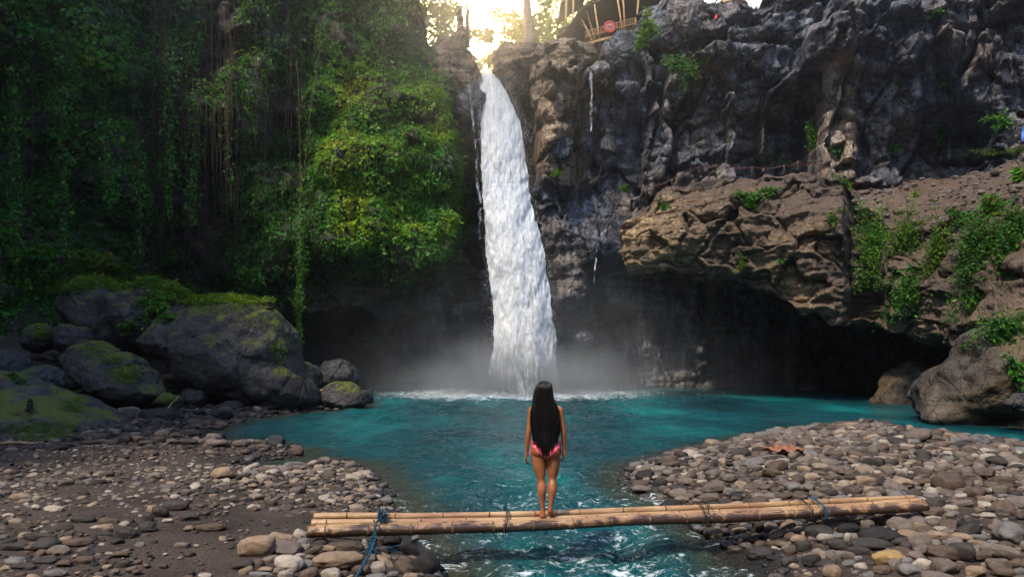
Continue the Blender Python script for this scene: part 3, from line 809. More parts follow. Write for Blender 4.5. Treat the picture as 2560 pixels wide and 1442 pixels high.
# ------------------------------------------------------------------ boulders: outline rows turned into solid rock
def boulder(label, outline, Y, dep, seed, mat='boulder', amp=.16, cuts=7, sub=6, cat='boulder', name='boulder', group=None, lean=0.0):
    O = np.array(outline, float)
    W = np.stack([(O[:, 0] - 1280) / F * Y, CH - (O[:, 1] - HZ) / F * Y], -1)
    c = (W.max(0) + W.min(0)) / 2
    th = np.arctan2(W[:, 1] - c[1], W[:, 0] - c[0]); rho = np.hypot(*(W - c).T)
    o = np.argsort(th); th, rho = th[o], rho[o]
    V, T = ICO[sub]
    r = np.random.default_rng(seed)
    S = V.copy()
    for _ in range(cuts):                 # broken faces
        n = r.normal(0, 1, 3); n /= np.linalg.norm(n); d = r.uniform(.66, .9)
        k = S @ n
        S = S - np.maximum(k - d, 0)[:, None] * n * .85
    a = np.arctan2(S[:, 2], S[:, 0]); pl = np.hypot(S[:, 0], S[:, 2])
    pv = np.hypot(V[:, 0], V[:, 2])
    rr = np.interp(a, np.concatenate([th - 2 * np.pi, th, th + 2 * np.pi]), np.tile(rho, 3))
    # keep the silhouette, let the cuts shape the near and far sides
    k = np.where(pv > .05, pv, pl)
    x = np.cos(a) * k * rr; z = np.sin(a) * k * rr
    y = S[:, 1] * dep * (1 + 0 * x) + lean * z
    P = np.stack([x, y, z], -1)
    nn = P / (np.linalg.norm(P, axis=1, keepdims=True) + 1e-9)
    sc_ = float(rho.mean())
    q = P / sc_ + seed * 7.7
    h, e, _r = cells(q * 1.3, seed, .8)
    d = (fbm(q * 1.1, 3, seed) * .7 + fbm(q * 3.2, 4, seed + 1) * .35 + fbm(q * 10, 3, seed + 2) * .09 + h * .45 - .12 * ss(.12, 0, e)) * amp * sc_
    P = P + nn * d[:, None]
    base = P[:, 2].min()
    ob = mk(name, P - [0, 0, base], T, M[mat])
    ob.location = (c[0], Y, c[1] + base)
    return tag(ob, label, cat, group)
BO = 'boulders at the foot of the left wall'
boulder('largest boulder by the pool, flat mossy top and a bulging grey foot', [(366, 850), (420, 800), (480, 768), (560, 753), (640, 753), (690, 775), (722, 830), (738, 890), (762, 925), (792, 965), (803, 1000), (775, 1028), (700, 1032), (600, 1012), (520, 990), (462, 965), (440, 905), (400, 880)], 28.5, 2.9, 11, cuts=4, sub=7, amp=.13, group=BO)
boulder('smooth dark purple boulder with a mossy crest, standing behind the largest boulder', [(160, 770), (190, 715), (240, 695), (290, 715), (335, 790), (345, 860), (290, 885), (230, 850), (185, 810)], 31.5, 2.0, 12, amp=.12, group=BO)
boulder('overgrown dark boulder wedged between the purple and the largest boulder', [(285, 745), (340, 705), (420, 712), (480, 752), (455, 810), (400, 860), (340, 880), (305, 820)], 31.0, 2.0, 13, group=BO)
boulder('long mossy boulder sloping down towards the water in front of the largest one', [(192, 905), (230, 872), (282, 880), (335, 918), (385, 955), (412, 988), (380, 1015), (300, 1010), (240, 985), (200, 945)], 25.0, 1.8, 14, group=BO)
boulder('broad low slab of rock sloping to the sand, with a small stone stack on it', [(-160, 975), (60, 968), (140, 985), (220, 1015), (292, 1055), (305, 1085), (200, 1112), (0, 1128), (-160, 1120)], 20.0, 2.4, 15, amp=.10, cuts=3, group=BO)
boulder('small rounded boulder capped with yellow moss, in the dark gap at the far left', [(66, 835), (95, 810), (127, 818), (136, 845), (112, 875), (75, 875)], 29, .9, 16, sub=5, group=BO)
boulder('slanting flat rock beside the small yellow capped boulder', [(138, 822), (180, 814), (222, 846), (240, 880), (195, 882)], 29, .9, 17, sub=5, group=BO)
boulder('dim mossy rock just above the long sloping boulder', [(165, 890), (215, 862), (270, 868), (302, 890), (290, 925), (220, 935), (178, 920)], 27.5, 1.2, 18, sub=5, group=BO)
boulder('dark rounded rock behind the low slab', [(58, 935), (100, 915), (142, 928), (156, 965), (110, 985), (66, 975)], 25, 1.0, 19, 'boulder_bare', sub=5, group=BO)
boulder('dark rock at the far left edge above the low slab', [(-60, 900), (0, 880), (50, 890), (62, 930), (40, 970), (-50, 975)], 26, 1.2, 20, 'boulder_bare', sub=5, group=BO)
boulder('small flat rock with green moss under the overhang of the largest boulder', [(382, 1005), (425, 988), (455, 1000), (450, 1020), (400, 1022)], 25, .6, 21, sub=5, group=BO)
boulder('grey rock tucked under the left corner of the largest boulder', [(455, 985), (490, 976), (515, 992), (505, 1012), (465, 1012)], 26, .6, 22, 'boulder_bare', sub=5, group=BO)
boulder('rounded brown boulder in the water right of the largest boulder', [(795, 985), (815, 965), (852, 954), (890, 964), (912, 988), (920, 1010), (890, 1026), (840, 1028), (800, 1020)], 29.5, 1.1, 23, amp=.12, group=BO)
boulder('rough rock leaning against the back of the largest boulder', [(735, 905), (775, 912), (803, 950), (790, 985), (750, 975)], 31.0, .9, 24, sub=5, group=BO)
boulder('low dark rock at the back of the pool left of the mist', [(880, 990), (905, 975), (930, 985), (928, 1003), (890, 1005)], 33, .6, 25, 'boulder_bare', sub=5, group=BO)
boulder('dark rock behind the rounded brown boulder', [(790, 935), (830, 905), (880, 915), (900, 950), (850, 965), (800, 965)], 36, 1.0, 26, 'boulder_bare', sub=5, group=BO)
BR = 'boulders at the foot of the right wall'
boulder('big pale boulder at the right edge of the pool, streaked with yellow moss', [(2292, 1040), (2322, 970), (2378, 892), (2440, 826), (2520, 786), (2680, 770), (2790, 860), (2790, 1090), (2560, 1088), (2430, 1070), (2345, 1058)], 24.0, 2.6, 31, 'bank_rock', amp=.24, group=BR)
boulder('brown humped rock inside the mouth of the cave', [(2190, 1045), (2212, 965), (2262, 905), (2325, 895), (2368, 925), (2385, 1010), (2340, 1050)], 33.0, 1.6, 32, 'bank_rock', amp=.16, group=BR)
boulder('flat stone with a knob lying on the big pale boulder', [(2508, 1008), (2530, 994), (2570, 990), (2600, 1000), (2590, 1018), (2530, 1022)], 20.9, .4, 33, 'boulder_bare', sub=5, group=BR)
boulder('pale block showing through the spray right of the fall', [(1425, 838), (1450, 826), (1478, 832), (1482, 856), (1440, 862)], 44.4, 2.2, 34, 'cliff_right', sub=5, group=BR)

# ------------------------------------------------------------------ tan rocks stacked at the lip, right of the waterfall
RT = 'weathered tan rocks beside the lip of the waterfall'
def lip(label, o, Y, dep, seed, mat='cliff_tan', amp=.2): return boulder(label, o, Y, dep, seed, mat, amp, 9, 6, 'rock', 'rock', RT)
lip('angular tan rock overhanging the lip of the waterfall', [(1230, 150), (1255, 125), (1300, 112), (1345, 118), (1350, 180), (1330, 232), (1290, 240), (1258, 190), (1236, 172)], 42.6, 1.1, 41)
lip('flat topped tan rock on the skyline beside the bamboo pavilion', [(1345, 125), (1380, 108), (1430, 104), (1475, 112), (1482, 165), (1440, 178), (1360, 172)], 42.7, 1.3, 42)
lip('layered tan slab below the flat topped skyline rock', [(1330, 165), (1380, 155), (1440, 165), (1462, 180), (1440, 200), (1345, 202)], 42.2, 1.0, 43)
lip('tall tan column of cracked rock just right of the fall', [(1330, 225), (1350, 198), (1400, 195), (1425, 225), (1410, 290), (1392, 318), (1352, 322), (1336, 280)], 41.7, 1.1, 44)
lip('small ochre block sticking out under the tan column', [(1362, 325), (1390, 312), (1422, 318), (1424, 342), (1388, 348)], 41.2, .7, 45)
lip('broken brown block below the ochre one', [(1370, 350), (1425, 345), (1432, 380), (1415, 398), (1378, 395)], 41.4, .7, 46, 'cliff_right')
lip('tan boulder at the top of the left wall beside the lip', [(1070, 150), (1100, 105), (1128, 92), (1152, 88), (1170, 125), (1180, 165), (1172, 240), (1120, 260), (1085, 220)], 42.2, 1.2, 47)
lip('dark rock dividing the side stream from the big fall', [(1140, 205), (1160, 190), (1186, 188), (1196, 225), (1196, 300), (1180, 350), (1150, 330), (1138, 260)], 42.2, 1.0, 48, 'cliff_right')
lip('grey rock under the bamboo pavilion with water running round it', [(1500, 150), (1515, 110), (1550, 85), (1585, 90), (1600, 130), (1580, 170), (1530, 185)], 42.3, 1.3, 49, 'cliff_right')
lip('flat grey ledge carrying the ribbon of water', [(1458, 182), (1480, 170), (1525, 166), (1530, 180), (1500, 196), (1466, 196)], 41.9, .9, 50, 'cliff_right')
lip('rounded grey headland of rock at the skyline above the cliff', [(1600, 60), (1640, 30), (1700, 14), (1760, 20), (1770, 70), (1700, 110), (1620, 105)], 41.3, 1.4, 51, 'cliff_right')

# ------------------------------------------------------------------ stones
def stone_mat(name, colsock):
    m, nt, out = new_mat(name)
    col0 = colsock(nt)
    c = coords(nt)
    n1 = noise_(nt, c, 9, 5, .65); n2 = noise_(nt, c, 60, 3, .6)
    f = math_(nt, 'ADD', math_(nt, 'MULTIPLY', n1, .65), math_(nt, 'MULTIPLY', n2, .35))
    col = mixc(nt, 1.0, col0, ramp(nt, f, [(.3, .45), (.5, .95), (.7, 1.35)]), 'MULTIPLY')
    blot = ramp(nt, noise_(nt, c, 5, 4, .6), [(.6, 0), (.72, .55)])
    col = mixc(nt, blot, col, (.05, .045, .042))
    z = N(nt, 'SeparateXYZ', {0: N(nt, 'NewGeometry', out=0)}, out=2)
    wet = ramp(nt, z, [(.03, 1), (.13, 0)])
    col = mixc(nt, math_(nt, 'MULTIPLY', wet, .75), col, (.012, .013, .013))
    bsdf(nt, out, col, math_(nt, 'SUBTRACT', .8, math_(nt, 'MULTIPLY', wet, .55)), math_(nt, 'ADD', n1, math_(nt, 'MULTIPLY', n2, .5)), .6, .012, .35)
    return m
M['stone'] = stone_mat('cobble stone', lambda nt: N(nt, 'ObjectInfo', out=1))
PAL = {'black': (0.014, 0.012, 0.011), 'dark': (0.038, 0.031, 0.027), 'brown': (0.081, 0.054, 0.038), 'greyb': (0.128, 0.100, 0.081), 'grey': (0.132, 0.119, 0.112), 'tan': (0.208, 0.146, 0.096), 'pale': (0.297, 0.251, 0.200), 'ochre': (0.255, 0.170, 0.064), 'wet': (0.025, 0.029, 0.029)}
PK = ['black', 'dark', 'brown', 'greyb', 'grey', 'tan', 'pale']
M['pebble'] = stone_mat('pebble stones', lambda nt: ramp(nt, N(nt, 'Attribute', attribute_name='tint', out=2), [((i + .5) / 7, PAL[k]) for i, k in enumerate(PK)]))
def bridge_z(x, y):                      # underside of the bridge over (x, y), or a high value away from it
    t = (x + 2.22) / (5.23 + 2.22); y0 = 7.4 + 1.2 * t
    return np.where((y > y0 - .18) & (y < y0 + .62) & (t > -.05) & (t < 1.02), .462 + .005 * t - .075 - .04 * np.sin(np.pi * np.clip(t, 0, 1)), 9.)
protos = {2: [], 3: [], 4: []}
r0 = np.random.default_rng(5)
for k in range(18):
    fl = r0.uniform(.46, .74); wd = r0.uniform(.6, .92); ex = r0.uniform(.72, 1.0); ang = r0.random() < .25
    sd = int(r0.integers(1e6))
    cutn = r0.normal(0, 1, (6, 3)); cutn /= np.linalg.norm(cutn, axis=1, keepdims=True); cutd = r0.uniform(.62, .92, 6)
    for sub in (2, 3, 4):
        V, T = ICO[sub]
        S = np.sign(V) * np.abs(V) ** ex
        for n, d in zip(cutn[:6 if ang else 2], cutd): S = S - np.maximum(S @ n - d, 0)[:, None] * n * .9
        S = S * (1 + .22 * fbm(V * .9 + sd % 97, 3, sd % 1000) + (.05 * fbm(V * 3.5, 2, sd % 991) if sub == 4 else 0))[:, None]
        S = S * [1, wd, fl]
        S = S / np.abs(S[:, 0]).max()
        protos[sub].append((S, T))
proto_me = []
for k, (S, T) in enumerate(protos[4]):
    o = mk('cobble', S, T, M['stone'], link=False)
    proto_me.append(o.data); bpy.data.objects.remove(o)

occ = {}                                  # occupancy on the ground, cell 0.3 m
def free(x, y, r, tol=.80):
    i, j = int(x // .3), int(y // .3)
    k = int(r // .3) + 2
    for a in range(i - k, i + k + 1):
        for b in range(j - k, j + k + 1):
            for (ox, oy, orr) in occ.get((a, b), ()):
                if (x - ox) ** 2 + (y - oy) ** 2 < ((r + orr) * tol) ** 2: return False
    return True
def take(x, y, r): occ.setdefault((int(x // .3), int(y // .3)), []).append((x, y, r))

CN = {'black': 'black', 'dark': 'dark grey', 'brown': 'brown', 'greyb': 'grey brown', 'grey': 'grey', 'tan': 'tan', 'pale': 'pale', 'ochre': 'ochre', 'wet': 'wet dark'}
def stone(x, y, z, a, b, c, rot, col, proto=None, name='cobble'):
    k = int(rng.integers(18)) if proto is None else proto
    o = bpy.data.objects.new(name, proto_me[k])
    COL.objects.link(o)
    S = protos[4][k][0]
    e = np.abs(S).max(0)
    o.location = (x, y, z); o.scale = (a / e[0], b / e[1], c / e[2])
    o.rotation_euler = rot
    v = rng.uniform(.85, 1.15)
    o.color = tuple(q * v for q in PAL[col]) + (1,)
    return o
LEFTPILE = [(646, 1368, 50, 27, 'tan', 2), (716, 1369, 38, 18, 'greyb', -8), (706, 1345, 35, 14, 'tan', -12), (752, 1337, 20, 11, 'pale', -25), (759, 1355, 19, 11, 'grey', 5), (764, 1371, 17, 8, 'greyb', 40), (780, 1378, 28, 9, 'brown', 28), (799, 1355, 22, 14, 'dark', 0),
    (860, 1359, 47, 19, 'brown', 0), (823, 1372, 20, 9, 'tan', -8), (848, 1398, 65, 23, 'tan', 3), (725, 1408, 40, 18, 'pale', -10), (913, 1363, 9, 17, 'pale', 12), (643, 1409, 18, 13, 'brown', 0), (608, 1412, 30, 13, 'dark', 8), (697, 1425, 17, 9, 'greyb', 5),
    (652, 1436, 32, 8, 'grey', 0), (613, 1427, 20, 10, 'tan', 15), (663, 1423, 19, 7, 'tan', 0), (714, 1438, 20, 13, 'pale', 10), (770, 1434, 27, 15, 'brown', 15), (828, 1435, 25, 15, 'pale', 0), (862, 1434, 10, 9, 'brown', 0), (946, 1418, 22, 16, 'pale', 10),
    (964, 1404, 27, 9, 'tan', -35), (960, 1389, 20, 8, 'tan', -25), (933, 1393, 11, 9, 'grey', 10), (1014, 1421, 30, 14, 'brown', -35), (1018, 1401, 24, 11, 'brown', -25), (1024, 1378, 26, 11, 'brown', -28), (1063, 1410, 34, 30, 'black', -30), (1087, 1432, 25, 12, 'grey', -30),
    (978, 1434, 20, 7, 'grey', 8), (1026, 1440, 20, 9, 'tan', 0), (940, 1440, 30, 7, 'grey', 0), (978, 1352, 26, 15, 'black', 0), (945, 1358, 14, 10, 'brown', 0), (955, 1374, 18, 9, 'brown', 0), (1038, 1346, 12, 8, 'grey', 20), (903, 1425, 24, 12, 'brown', 0), (775, 1393, 15, 7, 'greyb', 0), (672, 1398, 25, 8, 'greyb', 15)]  # black stone under the pole takes its colour from the shade there
RP = [(110, 260, 35, 33, 'grey', 0), (290, 270, 62, 20, 'tan', 3), (440, 250, 52, 52, 'dark', 0), (575, 215, 35, 22, 'grey', 0), (470, 310, 25, 22, 'tan', 0), (580, 305, 75, 34, 'greyb', 25), (660, 230, 66, 28, 'tan', 25), (370, 355, 66, 28, 'black', 0), (450, 385, 56, 28, 'brown', 10), (545, 380, 50, 25, 'brown', 10),
    (690, 320, 50, 32, 'brown', 20), (930, 290, 115, 50, 'dark', 0), (1160, 265, 90, 45, 'black', 0), (1300, 225, 62, 42, 'greyb', 0), (1480, 170, 70, 38, 'brown', 0), (1570, 235, 100, 64, 'greyb', -8), (1750, 260, 76, 45, 'tan', -20), (1835, 210, 76, 38, 'greyb', 5), (1890, 320, 112, 48, 'tan', -8), (1890, 262, 70, 25, 'pale', 0),
    (1500, 295, 110, 34, 'greyb', -25), (1080, 320, 62, 32, 'grey', 0), (1148, 330, 30, 42, 'pale', 0), (1215, 330, 36, 26, 'greyb', 0), (1275, 310, 30, 22, 'greyb', 0), (1365, 300, 66, 26, 'greyb', 0), (1085, 390, 102, 46, 'dark', -18), (1340, 390, 160, 52, 'dark', -3), (1735, 375, 97, 62, 'greyb', 15), (1975, 385, 85, 34, 'grey', 0),
    (2060, 330, 80, 35, 'tan', -5), (2200, 330, 76, 30, 'grey', 0), (2210, 385, 100, 28, 'tan', -10), (2310, 372, 60, 25, 'grey', -10), (2110, 242, 100, 40, 'black', -5), (1480, 490, 127, 50, 'ochre', 5), (1700, 470, 66, 32, 'greyb', 0), (1910, 450, 122, 74, 'brown', -15), (2060, 450, 106, 74, 'dark', 0), (1740, 540, 80, 46, 'pale', -5),
    (1620, 520, 46, 34, 'grey', 0), (1530, 550, 56, 54, 'greyb', 10), (1920, 565, 116, 74, 'greyb', 0), (2390, 450, 152, 54, 'greyb', -10), (2360, 540, 92, 44, 'greyb', 0), (1030, 600, 80, 56, 'tan', 0), (1260, 560, 56, 28, 'pale', 0), (1160, 540, 52, 30, 'grey', 8), (1130, 470, 76, 32, 'greyb', -5), (1040, 490, 62, 40, 'greyb', -25),
    (990, 425, 50, 16, 'dark', 0), (1235, 500, 36, 24, 'grey', 0), (2170, 600, 80, 45, 'tan', 0), (2390, 600, 112, 35, 'brown', -5), (2540, 610, 60, 36, 'grey', 0), (1310, 640, 52, 30, 'grey', 0), (690, 440, 55, 40, 'brown', 15), (680, 520, 66, 36, 'dark', 10), (560, 490, 62, 20, 'black', 0), (1830, 125, 90, 42, 'brown', 0),
    (2265, 155, 62, 25, 'pale', 0), (1960, 95, 66, 28, 'pale', 0), (2500, 240, 40, 22, 'greyb', 0), (790, 400, 70, 50, 'dark', 0), (860, 520, 70, 60, 'black', 0), (1240, 440, 90, 40, 'dark', 0), (1620, 400, 60, 40, 'dark', 0), (1420, 590, 70, 40, 'brown', 0), (2230, 480, 70, 40, 'brown', 0), (2520, 540, 70, 45, 'brown', 0)]
RIGHTPILE = [(1760 + x / 3.2, 1240 + y / 3.2, w / 3.2, h / 3.2, c, r) for x, y, w, h, c, r in RP]
SHORE = [(1255, 1075, 0, 0, 'dark', 0)][:0]
for (px, py, w, h, c) in [(405, 1085, 20, 11, 'greyb'), (422, 1078, 12, 8, 'greyb'), (440, 1090, 18, 10, 'dark'), (475, 1083, 26, 10, 'dark'), (395, 1100, 18, 10, 'dark'), (345, 1098, 18, 10, 'brown'), (310, 1098, 20, 11, 'dark'), (255, 1094, 22, 12, 'dark'), (270, 1106, 25, 8, 'dark'), (535, 1096, 20, 13, 'greyb'), (552, 1092, 12, 12, 'dark'), (540, 1108, 30, 10, 'greyb'),
    (430, 1104, 16, 9, 'brown'), (470, 1104, 28, 9, 'dark'), (195, 1096, 18, 9, 'dark'), (225, 1106, 25, 7, 'dark'), (365, 1108, 20, 8, 'dark'), (600, 1117, 18, 9, 'greyb'), (625, 1122, 12, 6, 'grey'), (690, 1120, 22, 17, 'wet'), (743, 1128, 19, 15, 'brown'), (692, 1102, 14, 6, 'wet'), (720, 1106, 18, 9, 'wet'), (745, 1108, 15, 8, 'wet'), (660, 1118, 18, 7, 'dark'), (670, 1132, 8, 8, 'grey'), (700, 1139, 9, 6, 'grey'), (640, 1130, 12, 5, 'greyb'),
    (695, 1161, 19, 11, 'ochre'), (735, 1163, 26, 9, 'grey'), (812, 1150, 17, 8, 'greyb'), (845, 1150, 10, 6, 'dark'), (470, 1252, 10, 6, 'dark'), (435, 1262, 38, 13, 'dark'), (400, 1280, 24, 16, 'dark'), (368, 1296, 16, 12, 'dark'), (310, 1335, 30, 14, 'dark'), (210, 1298, 34, 13, 'dark'), (268, 1303, 28, 9, 'brown'), (115, 1362, 33, 18, 'dark'), (148, 1376, 28, 14, 'greyb'), (40, 1402, 28, 10, 'grey'),
    (115, 1400, 30, 10, 'dark'), (210, 1398, 26, 10, 'brown'), (160, 1408, 20, 9, 'brown'), (60, 1415, 32, 10, 'dark'), (140, 1432, 30, 9, 'grey'), (300, 1385, 22, 8, 'brown'), (473, 1290, 26, 12, 'dark'), (530, 1317, 40, 11, 'brown'), (370, 1318, 24, 15, 'dark'), (420, 1301, 14, 5, 'pale'), (472, 1321, 13, 8, 'tan'), (134, 1272, 26, 9, 'pale'), (90, 1268, 12, 8, 'pale'), (22, 1288, 16, 7, 'pale'), (15, 1420, 15, 8, 'tan'), (165, 1350, 18, 9, 'tan'), (100, 1340, 45, 10, 'dark'), (30, 1365, 40, 10, 'dark'), (190, 1355, 40, 12, 'brown'), (265, 1316, 20, 7, 'tan')]:
    SHORE.append((px, py, w, h, c, 0))
used_labels = set()
ORD = ['first', 'second', 'third', 'fourth', 'fifth', 'sixth', 'seventh', 'eighth', 'ninth', 'tenth', 'eleventh', 'twelfth', 'thirteenth', 'fourteenth', 'fifteenth', 'sixteenth', 'seventeenth', 'eighteenth', 'nineteenth', 'twentieth']
def shape_word(w, h): return 'oblong' if w > 2.1 * h else 'flattened' if w > 1.6 * h else 'upright' if h > 1.15 * w else 'rounded'
def size_word(w): return 'large' if w > 33 else 'middling' if w > 17 else 'small'
hero = []
for lst, place, group in ((LEFTPILE, 'in the stone pile under the left end of the bamboo bridge', 'stones piled under the left end of the bridge'),
                          (RIGHTPILE, 'on the stone bank below the right end of the bamboo bridge', 'stones banked below the right end of the bridge'),
                          (SHORE, None, None)):
    for (px, py, w, h, col, rot) in lst:
        gz_ = .25
        for _ in range(6):
            Y = F * (CH - gz_) / (py - HZ)
            hm = h / F * Y
            gz_ = float(ground_z((px - 1280) / F * Y, Y)) + hm * (.62 if lst is SHORE else .75)
        X = (px - 1280) / F * Y
        wm = w / F * Y
        p_, g_ = place, group
        if place is None:
            if py < 1115: p_, g_ = 'in the row of cobbles between the sand and the far shore', 'cobbles along the far edge of the left bank'
            elif py < 1170: p_, g_ = 'in the little wet cluster by the inlet', 'wet cobbles around the inlet'
            else: p_, g_ = 'half sunk in the dark sand of the left bank', 'stones half sunk in the dark sand'
        dep = max(min(wm * .72, hm * 1.5), min(wm, hm) * .9)
        gz_ = min(gz_, float(bridge_z(X, Y)) - hm)
        o = stone(X, Y, gz_, wm * 1.05, dep, hm * 1.08, (rng.uniform(-.15, .15), R(-rot), rng.uniform(-.2, .2)), col)
        hero.append((o, px, f"{size_word(w)} {shape_word(w, h)} {CN[col]} stone", p_, g_))
        take(X, Y, max(wm, dep) * .8)
# scattered cobbles
cand = []
def scatter(n, xr, yr, rmean, rsig, dens, wcol, tol=.78, poly=LEFT, margin=.02):
    got = 0
    xs_ = rng.uniform(*xr, n); ys_ = np.sqrt(rng.uniform(yr[0] ** 2, yr[1] ** 2, n))
    xs_ = xs_ * np.maximum(ys_, 6) / 10 if xr[0] < -50 else xs_
    sd = sdf(poly, xs_, ys_)
    pxs = 1280 + xs_ / ys_ * F
    pys = HZ + F * (CH - .3) / ys_
    rad = rmean * np.exp(rng.normal(0, rsig, n))
    rad = np.sort(rad)[::-1]
    d = dens(pxs, pys, sd)
    ok = (sd > -margin) & (pxs > -480) & (pxs < 3040) & (rng.random(n) < d) & (pys < 1620)
    for i in np.nonzero(ok)[0]:
        if free(xs_[i], ys_[i], rad[i] * .82, tol):
            take(xs_[i], ys_[i], rad[i] * .82)
            cand.append((xs_[i], ys_[i], rad[i], wcol(pxs[i], pys[i], sd[i]), pxs[i], pys[i], sd[i], 0 if poly is LEFT else 1))
def colpick(w):
    w = np.asarray(w, float); return int(rng.choice(7, p=w / w.sum()))
def rc(px, py, sd):
    if sd < .18: return colpick([3, 4, 2, 2, 1, 0, 0])
    return colpick([.6, 2.2, 4.2, 4.6, 1.6, 2.2, .7])
def lc(px, py, sd):
    if sd < .18 or py < 1130: return colpick([2, 4, 2, 2, 1, 0, 0])
    if py > 1290: return colpick([1.2, 4.5, 4.5, 1.6, .6, 1.0, .6])
    return colpick([.4, 2.2, 3.6, 3.0, 1.2, 2.6, 1.8])
def rdens(px, py, sd): return np.where(py > 1275, np.where((px > 2330) & (py < 1330), .35, 1.0), np.where((px > 2350) & (py > 1240), .45, 1))
def ldens(px, py, sd):
    n = fbm(np.stack([px / 90, py / 22, px * 0], -1), 3, 201)
    spit = ss(520, 700, px) * ss(1290, 1262, py)
    pile = ss(560, 640, px) * ss(1340, 1365, py)
    band = ss(1150, 1190, py) * ss(1300, 1265, py) * .55
    low = ss(1290, 1330, py) * ss(430, 300, px) * .75
    far = ss(1128, 1112, py) * .35
    return np.clip(np.maximum.reduce([spit, pile, band * (.75 + .6 * n), low, far, 0 * px + .10 + .08 * n]), 0, 1)
scatter(2600, (1.0, 12), (5.6, 24), .125, .30, rdens, rc, .80, RIGHT)
scatter(30000, (1.0, 20), (5.6, 24), .078, .30, rdens, rc, .80, RIGHT)
scatter(26000, (1.0, 18), (5.6, 17), .04, .3, rdens, rc, .82, RIGHT)
scatter(900, (-12, 0), (5.6, 19), .105, .3, ldens, lc, .8, LEFT)
scatter(9000, (-15, 0), (5.6, 20), .066, .3, ldens, lc, .82, LEFT)
scatter(2600, (-22, -5), (18, 31), .15, .45, lambda a, b, c: 1.0 * (b < 1112), lambda a, b, c: colpick([4, 5, 2, 1, 0, 0, 0]), .8, LEFT)
scatter(6000, (-22, -5), (18, 31), .07, .4, lambda a, b, c: 1.0 * (b < 1112), lambda a, b, c: colpick([4, 5, 2, 1, 0, 0, 0]), .8, LEFT)
scatter(26000, (-14, 0), (5.6, 17), .033, .35, lambda a, b, c: np.clip(ldens(a, b, c) * 1.1 + .05, 0, 1), lc, .85, LEFT)
# a second, higher layer on the piles
def pile(n, cx, cy, rx, ry, rm, wcol):
    for _ in range(n):
        x, y = cx + rx * rng.normal(), cy + ry * rng.normal()
        sd = float(np.maximum(sdf(LEFT, x, y), sdf(RIGHT, x, y)))
        if sd > .1: cand.append((x, y, rm * math.exp(rng.normal(0, .25)), wcol, 1280 + x / y * F, HZ + F * 2 / y, sd, 2))
cand.sort(key=lambda c: -c[2] / c[1])
N_OBJ = 300 - len(hero)
CX = np.array([c[0] for c in cand]); CY = np.array([c[1] for c in cand])
CZ = ground_z(CX, CY)
n_obj = 0
sv, st_, sa, sn = [], [], [], 0
for i, (x, y, r_, ci, px, py, sd, side) in enumerate(cand):
    w = r_; d_ = r_ * rng.uniform(.62, .9); h_ = r_ * rng.uniform(.36, .60)
    z = float(CZ[i]) + h_ * (rng.uniform(.35, .8) if side == 1 else rng.uniform(-.15, .6))
    rz, tx_, ty_ = rng.uniform(-.9, .9), rng.normal(0, .14), rng.normal(0, .14)
    z = min(z, float(bridge_z(x, y)) - h_ - .01)
    inview = 20 < px < 2540 and py < 1430
    if n_obj < N_OBJ and inview:
        o = stone(x, y, z, w, d_, h_, (tx_, ty_, rz), PK[ci]); n_obj += 1
        if side == 1: p_, g_ = ('at the waterline of the right pebble bank' if sd < .3 else 'among the cobbles of the right pebble bank behind the bridge' if py < 1275 else 'beside the right end of the bridge'), 'cobbles of the right pebble bank'
        else: p_, g_ = ('at the waterline of the left bank' if sd < .3 else 'on the pebble spit left of the stream' if px > 520 and py < 1300 else 'scattered on the dark sand of the left bank' if px < 520 else 'beside the left end of the bridge'), 'cobbles of the left bank'
        hero.append((o, px, f"{size_word(w / y * F)} {'flat' if h_ < .45 * w else 'rounded'} {CN[PK[ci]]} stone", p_, g_))
        continue
    S, T = protos[3 if y < 13 else 2][int(rng.integers(18))]
    e = np.abs(S).max(0)
    Rm = np.array(Matrix.Rotation(rz, 3, 'Z') @ Matrix.Rotation(tx_, 3, 'X') @ Matrix.Rotation(ty_, 3, 'Y'))
    sv.append((S * (np.array([w, d_, h_]) / e)) @ Rm.T + [x, y, z]); st_.append(T + sn); sa.append(np.full(len(S), (ci + .5 + rng.uniform(-.45, .45)) / 7)); sn += len(S)
tag(mk('pebbles', np.concatenate(sv), np.concatenate(st_), M['pebble'], None, {'tint': np.concatenate(sa)}), 'smaller pebbles and cobbles covering both banks', 'pebbles', None, 'stuff')
